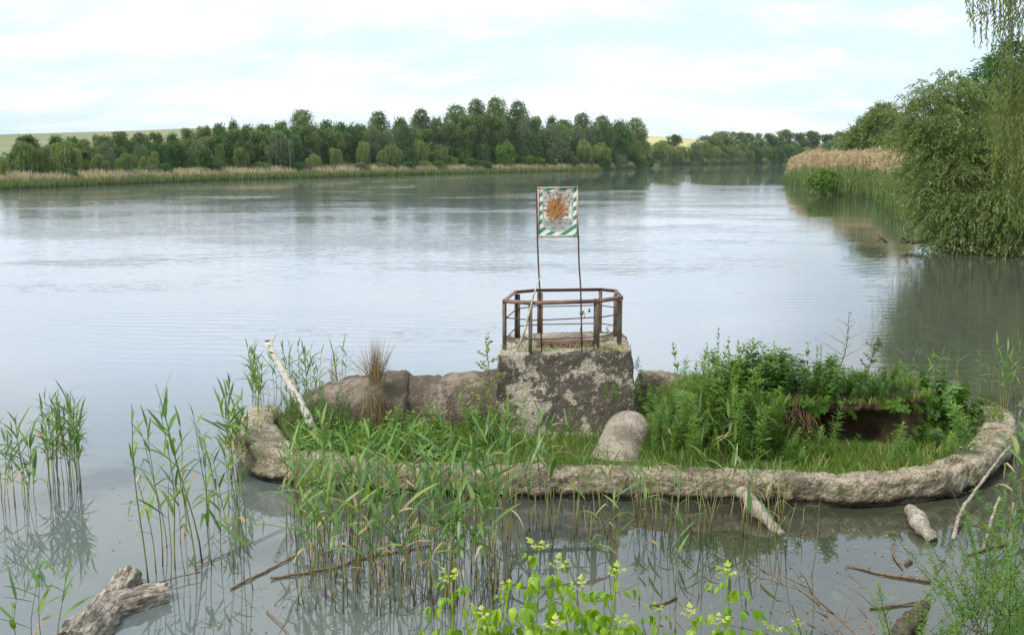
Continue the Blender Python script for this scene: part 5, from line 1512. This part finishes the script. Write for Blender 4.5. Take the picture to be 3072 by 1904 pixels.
def tussock(name, u, v, Y, h, n, mat, label, cat, spread=.5, hang=0, width=.007):
    p = atY(u, v, Y); b = MB()
    az = G.uniform(0, 6.28, n); an = np.abs(G.normal(0, spread, n))
    D = np.stack([np.sin(an) * np.cos(az), np.sin(an) * np.sin(az), np.cos(an)], 1)
    P = np.tile(np.array(p), (n, 1)) + np.stack([G.normal(0, .05, n), G.normal(0, .05, n), np.zeros(n)], 1)
    V, Q = leaves(P, D, h * G.uniform(.45, 1.0, n), width, None, 1, .12)
    b.add(V, Q, None, np.repeat(np.clip(G.normal(.5, .25, n), 0, 1), 4))
    if hang:
        D = unit(np.stack([G.normal(.1, .3, hang), G.normal(-.35, .15, hang), -np.ones(hang)], 1))
        P = np.tile(np.array(p), (hang, 1)) + np.stack([G.normal(0, .07, hang), G.normal(-.05, .04, hang), G.normal(0, .03, hang)], 1)
        V, Q = leaves(P, D, h * G.uniform(.4, .8, hang), width * 1.1)
        b.add(V, Q, None, np.repeat(np.clip(G.normal(.25, .2, hang), 0, 1), 4))
    o = b.build(name, mat); tag(o, label, cat); return o
tussock('dry_grass_tuft', 1128, 1165, 15.28, 1.05, 230, M['dry'], 'big tan tuft of dry grass sprouting on the culvert', 'grass tuft', .34, 150)
tussock('dry_stalk_bundle', 1003, 1175, 16.6, .95, 34, M['dry'], 'thin bundle of pale dry stalks standing behind the culvert', 'dry stalks', .10)
tussock('dry_stalk_bundle', 2500, 1180, 15.9, .95, 16, M['dry'], 'few bare brown stalks above the sod over the hollow', 'dry stalks', .35)
# dead stems and roots hanging over the bank
b = MB()
for i in range(200):
    x = R.choice([R.uniform(3.1, 4.5), R.gauss(3.9, .3)]); y = scarp_y(x) + .13
    a = Vector((x, y, R.uniform(.72, .92))); l = R.uniform(.25, .6)
    e = a + Vector((R.gauss(0, .09), -R.uniform(.05, .22), -l)); e.z = max(.28, e.z)
    b.tube([a, a.lerp(e, .5) + Vector((R.gauss(0, .03), -.05, .03)), e], [.0035, .003, .001], 4, R.uniform(.0, .35))
o = b.build('hanging_roots', M['dry']); tag(o, 'brown dead stems and roots hanging over the eroded bank', 'roots', kind='stuff')

# young trees in the ring
def sapling(name, base, tip, nl, L, W, mat, label, cat='sapling', spread=.35):
    root = empty(name, base); A, B = Vector(base), Vector(tip)
    b = MB(); P = [A.lerp(B, t) + Vector((.04 * math.sin(t * 4), .02 * math.cos(t * 5), 0)) for t in np.linspace(0, 1, 10)]
    b.tube(P, np.linspace(.012, .003, 10), 6)
    pos = []; h = (B - A).length
    for i in range(12):
        f = .25 + .7 * i / 12; a = A.lerp(B, f); l = h * spread * (1.15 - f) * R.uniform(.6, 1.1); az = i * 2.4 + R.uniform(-.4, .4)
        e = a + Vector((math.cos(az) * l, math.sin(az) * l * .8, l * .55))
        b.tube([a, e], [.005, .0015], 4)
        for q in np.linspace(.25, 1, max(3, int(nl / 14))): pos.append(a.lerp(e, q))
    for q in np.linspace(.6, 1, nl // 5): pos.append(A.lerp(B, q))
    P = np.array([tuple(p) for p in pos]); n = len(P)
    D = unit(rdir(n) + np.array([0, 0, -.3]))
    V, Q = leaves(P, D, L * G.uniform(.7, 1.2, n), W * G.uniform(.7, 1.2, n))
    child('stem', b.mesh('stem', M['twig'], True), root)
    child('foliage', mesh_np('foliage', V, Q, None, mat, np.repeat(np.clip(G.normal(.5, .2, n), 0, 1), 4)), root)
    return tag(root, label, cat)
sapling('birch_sapling', atY(1468, 1300, 14.85), atY(1461, 1003, 14.95), 150, .055, .045, M['birch_leaf'], 'slim birch sapling with small yellow green leaves left of the tower')
sapling('poplar_sapling', atY(2565, 1180, 16.2), atY(2640, 1005, 16.2), 70, .075, .065, M['silver'], 'thin leaning sapling with round grey green leaves above the bank')
sapling('leafy_shoot', atY(2515, 1120, 16.4), atY(2552, 935, 16.4), 10, .04, .02, M['dry'], 'bare arching twig rising over the weeds', 'twig', .5)
# dandelion clock
p = atY(1106, 1290, 14.7); b = MB(); t0 = atY(1106, 1259, 14.7)
b.tube([p, t0], .003, 5, .6)
root = empty('dandelion', p); child('stem', b.mesh('stem', M['weed']), root)
n = 260; d = rdir(n); V, Q = leaves(np.tile(np.array(t0), (n, 1)), d, .026, .004)
child('seed_head', mesh_np('seed_head', V, Q, None, M['stick'], None), root)
tag(root, 'white dandelion clock on a thin stem before the culvert', 'dandelion')

# ------------------------------------------------------------------ foreground: logs, driftwood, twigs
def fur_log(name, A, B, r0, r1, label, seed, sides=40, n=70, flat=1.0):
    """log with deep lengthwise bark furrows and a ragged end; lies along its own x axis"""
    L = (Vector(B) - Vector(A)).length; V = []
    for i in range(n):
        f = i / (n - 1)
        for k in range(sides):
            a = 2 * math.pi * k / sides; r = r0 + (r1 - r0) * f
            p = np.array([f * L, math.cos(a), math.sin(a)])
            fur = MN.fractal(Vector((f * L * 3.2 + seed, math.cos(a) * 5.5, math.sin(a) * 5.5)), 1, 2, 4)
            big = MN.fractal(Vector((f * L * 1.5 + seed, math.cos(a) * 1.3, math.sin(a) * 1.3)), 1, 2, 2)
            rr = r * (1 + .18 * big + .34 * abs(fur) - .10)
            V.append((f * L + .05 * MN.noise(Vector((math.cos(a) * 3, math.sin(a) * 3, seed + f))) * (1 if f in (0, 1) else .2), rr * math.cos(a), rr * math.sin(a) * flat))
    i = np.arange(n - 1)[:, None] * sides; j = np.arange(sides)[None, :]; j2 = (j + 1) % sides
    Q = np.stack([i + j2, i + j, i + sides + j, i + sides + j2], -1).reshape(-1, 4)
    V = np.array(V); c0, c1 = len(V), len(V) + 1
    V = np.concatenate([V, [[.06, 0, 0]], [[L - .06, 0, 0]]])
    jj = np.arange(sides); j2 = (jj + 1) % sides; b = (n - 1) * sides
    T = np.concatenate([np.stack([jj, j2, np.full(sides, c0)], -1), np.stack([b + j2, b + jj, np.full(sides, c1)], -1)])
    o = link(name, mesh_np(name, V, Q, T, M['log'], None, False))
    o.location = A; o.rotation_euler = (Vector(B) - Vector(A)).to_track_quat('X', 'Z').to_euler()
    return tag(o, label, 'log')
fur_log('log', gp(225, 1950, .02), gp(335, 1815, .03), .20, .17, 'pale weathered end of a broken log in the lower left corner', 3.0)
fur_log('log', gp(300, 1838, .02), gp(500, 1785, .03), .16, .13, 'rough barked middle piece of the broken log pointing right', 8.0)
fur_log('log', gp(335, 1805, .05), gp(385, 1735, .04), .13, .15, 'upper stub of the broken log with deeply furrowed bark', 14.0, n=40)
def stick(name, px, r, mat, label, cat='stick', z=.015, zs=None):
    pts = [gp(u, v, z if zs is None else zs[i]) for i, (u, v) in enumerate(px)]
    P = smooth_path([tuple(p) for p in pts], .06)
    P = P + np.stack([G.normal(0, .004, len(P)), G.normal(0, .004, len(P)), G.normal(0, .003, len(P))], 1)
    b = MB(); b.tube(P, np.linspace(r[0], r[1], len(P)), 6)
    o = b.build(name, mat, None, True)
    return tag(o, label, cat)
stick('floating_stalk', [(110, 1955), (300, 1810), (480, 1745), (600, 1715)], (.014, .006), M['stalk'], 'long brown stalk lying across the broken log', 'stalk', .06)
stick('floating_stalk', [(690, 1765), (830, 1695), (900, 1655)], (.013, .008), M['stalk'], 'floating brown stalk in the reeds right of the log', 'stalk')
stick('floating_stalk', [(810, 1735), (1010, 1700), (1080, 1675), (1290, 1635)], (.013, .010), M['stalk'], 'long dark stalk floating through the front reed bed', 'stalk')
stick('floating_stalk', [(590, 1700), (760, 1625), (860, 1580)], (.006, .004), M['stalk'], 'thin pale stalk floating between the log and the front reeds', 'stalk')
stick('floating_stalk', [(800, 1830), (850, 1880), (880, 1930)], (.008, .005), M['stalk'], 'short brown stalk at the bottom edge left of the front reeds', 'stalk')
o = rough_log('driftwood', [gp(2226, 1472, .22), gp(2262, 1515, .14), gp(2300, 1560, .07), gp(2345, 1608, -.04)], [.10, .09, .075, .05], M['driftwood'], .035, 4, step=.03)
tag(o, 'pale split driftwood leaning from the front wall into the water', 'driftwood')
o = rough_log('driftwood', [gp(2730, 1525, .06), gp(2752, 1555, .09), gp(2775, 1590, .08), gp(2795, 1622, -.01)], [.05, .09, .10, .08], M['driftwood'], .035, 9, step=.03)
tag(o, 'short pale driftwood stump in the water before the right bend', 'driftwood')
o = rough_log('driftwood', [gp(2775, 1812, .01), gp(2735, 1858, .05), gp(2680, 1925, .03)], [.07, .085, .08], M['driftwood_dark'], .04, 12, step=.03)
tag(o, 'dark sodden log under the willow shoots at lower right', 'driftwood')
stick('branch', [(2858, 1620), (2885, 1530), (2920, 1480), (2975, 1405), (3030, 1335)], (.030, .014), M['driftwood'], 'long bent grey branch leaning on the right bend of the wall', 'branch', zs=[-.02, .12, .22, .42, .62])
stick('branch', [(2952, 1655), (2965, 1590), (2985, 1530), (3000, 1490)], (.022, .020), M['driftwood'], 'shorter grey branch standing beside the long bent one', 'branch', zs=[-.02, .1, .25, .36])
stick('branch', [(2905, 1660), (2960, 1645), (3025, 1628)], (.016, .013), M['stalk'], 'orange brown stick lying on the water below the grey branches', 'stick')
stick('stick', [(2540, 1695), (2600, 1708), (2660, 1722), (2795, 1742)], (.008, .024), M['twig'], 'dark straight stick floating in the lower right water')
stick('stick', [(2610, 1822), (2700, 1812), (2790, 1800)], (.014, .010), M['twig'], 'dark stick afloat above the sodden log')
stick('stick', [(2680, 1620), (2684, 1670), (2710, 1705)], (.012, .010), M['twig'], 'crooked dark twig sticking out of the lower right water')
stick('stick', [(2720, 1690), (2726, 1678), (2735, 1685)], (.03, .02), M['driftwood_dark'], 'stubby dark wood knot showing above the lower right water')
stick('stick', [(1950, 1812), (1985, 1808), (2030, 1790)], (.012, .018), M['twig'], 'floating twig with a thick end behind the box elder shoots')
stick('stick', [(2790, 1478), (2860, 1472), (2900, 1478)], (.010, .007), M['driftwood'], 'thin pale stick floating along the right foot of the wall')
# brushwood: dead branches reaching in from the lower right bank
def brush(name, px, zs, r, side, label):
    pts = [gp(u, v, z) for (u, v), z in zip(px, zs)]
    P = smooth_path([tuple(p) for p in pts], .06); b = MB(); b.tube(P, np.linspace(r, r * .3, len(P)), 6)
    for k in range(side):
        i = int(len(P) * R.uniform(.2, .95)) - 1; a = Vector(P[i]); l = R.uniform(.2, .6)
        d = Vector((R.uniform(-1, .5), R.uniform(-.3, .8), R.uniform(-.15, .35))).normalized()
        b.tube([a, a + d * l * .5 + Vector((0, 0, .04)), a + d * l], [r * .45, r * .3, r * .12], 4)
    o = b.build(name, M['twig'], None, True); return tag(o, label, 'branch')
brush('dead_branch', [(2560, 1960), (2470, 1830), (2420, 1760), (2380, 1708)], [.5, .4, .3, .2], .016, 5, 'straight dead branch rising through the brushwood at lower right')
brush('dead_branch', [(2600, 1930), (2450, 1800), (2330, 1745), (2190, 1722)], [.4, .35, .3, .28], .011, 7, 'long arching dead branch reaching left over the dark water')
brush('dead_branch', [(2680, 1920), (2620, 1790), (2560, 1735), (2520, 1722)], [.5, .4, .35, .3], .012, 4, 'forked dead branch with an upright stub over the dark water')
brush('dead_branch', [(2620, 1900), (2590, 1830), (2570, 1780)], [.5, .45, .4], .012, 2, 'short upright dead stub in the brushwood')
brush('dead_branch', [(3060, 1760), (2940, 1680), (2800, 1600), (2700, 1590)], [.4, .35, .25, .2], .008, 7, 'thin dead branch sweeping left from the right bank')
brush('dead_branch', [(3080, 1640), (2960, 1590), (2840, 1520), (2740, 1600)], [.5, .4, .35, .1], .006, 6, 'wiry dead twig curving over the driftwood stump')
brush('dead_branch', [(2560, 1950), (2440, 1880), (2330, 1830), (2320, 1840)], [.35, .3, .3, .28], .007, 7, 'fine dead spray at the bottom edge right of the box elder')
o = b = None

# ------------------------------------------------------------------ box elder shoots in the foreground
def leaflet(L, W, droop, teeth):
    st = [(0, 0), (.14, .55), (.32, 1.0), (.44, .82), (.55, .88), (.66, .52), (.78, .50), (.88, .22), (1, 0)] if teeth else [(0, 0), (.15, .6), (.35, 1), (.55, .92), (.75, .58), (.9, .22), (1, 0)]
    V = []; Q = []; T = []
    for (f, w) in st:
        z = -droop * L * f * f; x = L * f
        V += [(x, -w * W / 2, z + .10 * w * W), (x, 0, z), (x + (.04 * L if teeth else 0), w * W / 2, z + .10 * w * W)]
    for i in range(len(st) - 1):
        for k in range(2): Q.append((i * 3 + k, i * 3 + k + 1, i * 3 + 4 + k, i * 3 + 3 + k))
    return np.array(V), np.array(Q)
def compound_leaf(S, droop, tint):
    b = MB(); L = S
    b.tube([(0, 0, 0), (.5 * L, 0, .02 * L), (1.0 * L, 0, -.05 * L)], [.0022, .0016, .001], 4, tint)
    for (x, az, s) in ((1.0, 0, .95), (.92, .75, .8), (.92, -.75, .8), (.5, 1.0, .72), (.5, -1.0, .72)):
        if s == .72 and droop > 1.5: continue
        V, Q = leaflet(.64 * L * s * R.uniform(.9, 1.1), .40 * L * s, .42 + .25 * R.random(), True)
        a = az + R.uniform(-.12, .12); pit = droop * R.uniform(.6, 1.0)
        Mx = np.array((Matrix.Rotation(a, 3, 'Z') @ Matrix.Rotation(pit, 3, 'Y') @ Matrix.Rotation(R.uniform(-.4, .4), 3, 'X')))
        b.add(V @ Mx.T + np.array([x * L, 0, -.05 * L * x]), Q, None, tint + R.uniform(-.08, .08))
    return b.mesh('leaf', M['maple'], False)
MAPLE = [compound_leaf(1.0, d, t) for d, t in [(.55, .30), (.75, .42), (.95, .5), (1.1, .36), (.8, .58)]]
BUD = [compound_leaf(1.0, d, t) for d, t in [(-.3, .9), (.1, .85), (.2, .98)]]
def box_elder(u, vt, Y, n, S, label, lean=0.0):
    top = atY(u, vt, Y); g = Vector((top.x + lean, Y - .1, bank_z(top.x, Y)))
    root = empty('box_elder_shoot', g)
    P = [g.lerp(top, t) + Vector((.03 * math.sin(t * 5 + u), .02 * math.cos(t * 4), 0)) for t in np.linspace(0, 1, 12)]
    b = MB(); b.tube(P, np.linspace(.009, .003, 12), 6, np.linspace(.2, .7, 12)); child('stem', b.mesh('stem', M['maple'], True), root)
    az = R.uniform(0, 3)
    def put(me, p, a, pit, s):
        o = link('leaf', me, root); o.location = p - g; o.rotation_euler = (R.uniform(-.2, .2), pit, a); o.scale = (s, s, s)
    for i in range(n):
        f = .985 - i * .05 - .012
        if f < .25: break
        q = f * 11; k = int(q); p = P[k].lerp(P[min(11, k + 1)], q - k)
        sz = S * np.interp(i, [0, 1, 3, 6], [.42, .62, .95, 1.1]); az += math.pi / 2 + R.uniform(-.2, .2)
        for s in (0, math.pi):
            if R.random() < .08: continue
            put(R.choice(MAPLE), p, az + s + R.uniform(-.2, .2), R.uniform(-.25, .25) - (.25 if i < 2 else 0), sz * R.uniform(.85, 1.1))
    for k in range(5): put(R.choice(BUD), P[-1], k * 1.3, R.uniform(-1.1, -.4), S * R.uniform(.22, .38))
    return tag(root, label, 'shoot', 'box elder shoots')
YE = 4.5
for u, vt, n, S, lab, dy in [(1335, 1742, 7, .115, 'box elder shoot with lime leaves at the left of the row', 0), (1505, 1765, 6, .10, 'small box elder shoot second from the left', .1),
        (1628, 1650, 9, .12, 'tallest box elder shoot with a yellow tip', .05), (1690, 1700, 8, .115, 'box elder shoot close behind the tallest one', .3), (1752, 1762, 7, .11, 'short box elder shoot between the tallest and its right neighbour', -.1),
        (1832, 1722, 8, .115, 'box elder shoot with a starry yellow tip right of the tallest', .1), (1945, 1830, 5, .10, 'low box elder shoot in the gap right of the row', .15),
        (2072, 1842, 5, .10, 'low box elder shoot left of the tall outer one', 0), (2165, 1722, 8, .11, 'tall outer box elder shoot at the right of the row', .25), (2140, 1865, 4, .10, 'low box elder shoot under the tall outer one', -.1),
        (2330, 1888, 3, .09, 'box elder tip just showing at the bottom edge', 0), (1440, 1850, 4, .11, 'low box elder shoot under the left one', -.2), (1660, 1880, 4, .11, 'low leafy box elder shoot at the bottom under the tallest', -.3),
        (1850, 1870, 4, .11, 'low leafy box elder shoot right of the bottom middle', -.3), (2395, 1875, 2, .08, 'tiny yellow box elder tip apart from the row', .1)]:
    box_elder(u, vt, YE + dy, n + 6, S * 1.35, lab, R.uniform(-.15, .15))

# willow shoots on the lower right bank
WSH = [herb(1.0, 64, .13, .02, 32, M['weed'], lean=.30, droop=.25, first=.2, tint=.5, r=.005) for i in range(5)]
for i in range(72):
    if i >= 60: u, v, Y = R.uniform(2780, 3090), R.uniform(1700, 1990), R.uniform(7.2, 9.0)
    elif i < 34: u, v, Y = R.uniform(2880, 3090), R.uniform(1640, 1960), R.uniform(7.5, 9.5)
    elif i < 50: u, v, Y = R.uniform(2960, 3090), R.uniform(1430, 1640), R.uniform(9.5, 11.5)
    else: u, v, Y = R.uniform(2640, 2900), R.uniform(1900, 1990), R.uniform(7.4, 8.2)
    p = atY(u, v, Y)
    o = herb_at(R.choice(WSH), p.x, Y, max(bank_z(p.x, Y), min(p.z - .25, bank_z(p.x, Y) + .3)), R.uniform(.55, 1.0), 'slender willow shoot with narrow leaves on the lower right bank', 'willow shoots on the bank', 'willow_shoot', 'shoot', .38)


# ------------------------------------------------------------------ flotsam: bits of leaf, bark and seed fluff on the still water
def flotsam():
    n = 1500; u = G.uniform(300, 3050, n); v = G.uniform(1440, 1900, n)
    k = np.array([MN.noise(Vector((a * .006, b * .012, 1.0))) for a, b in zip(u, v)])
    keep = k + (u > 2350) * .25 > G.uniform(-.15, .5, n)
    P = np.array([tuple(gp(a, b, .006)) for a, b in zip(u[keep], v[keep])]); n = len(P)
    az = G.uniform(0, 6.28, n); D = np.stack([np.cos(az), np.sin(az), np.zeros(n)], 1)
    L = G.uniform(.015, .06, n)
    V, Q = leaves(P, D, L, L * G.uniform(.2, .6, n), np.tile(np.array([0, 0, 1.0]), (n, 1)), .1)
    o = link('flotsam', mesh_np('flotsam', V, Q, None, M['dry'], np.repeat(G.random(n), 4)))
    tag(o, 'bits of leaf and bark drifting on the still water by the wall', 'flotsam', kind='stuff')
flotsam()

# ------------------------------------------------------------------ air: far things fade a little
hz = MB(); hz.box((60, 520, 18.7), (2200, 1180, 41))
hm = bpy.data.materials.new('haze'); hm.use_nodes = True; hm.node_tree.nodes.clear()
ho = hm.node_tree.nodes.new('ShaderNodeOutputMaterial'); hv = hm.node_tree.nodes.new('ShaderNodeVolumePrincipled')
hv.inputs['Color'].default_value = (.92, .96, 1, 1); hv.inputs['Density'].default_value = .00012; hv.inputs['Anisotropy'].default_value = .2
hm.node_tree.links.new(hv.outputs[0], ho.inputs['Volume'])
o = hz.build('haze', hm); tag(o, 'thin pale summer haze over the lake', 'haze', kind='stuff')
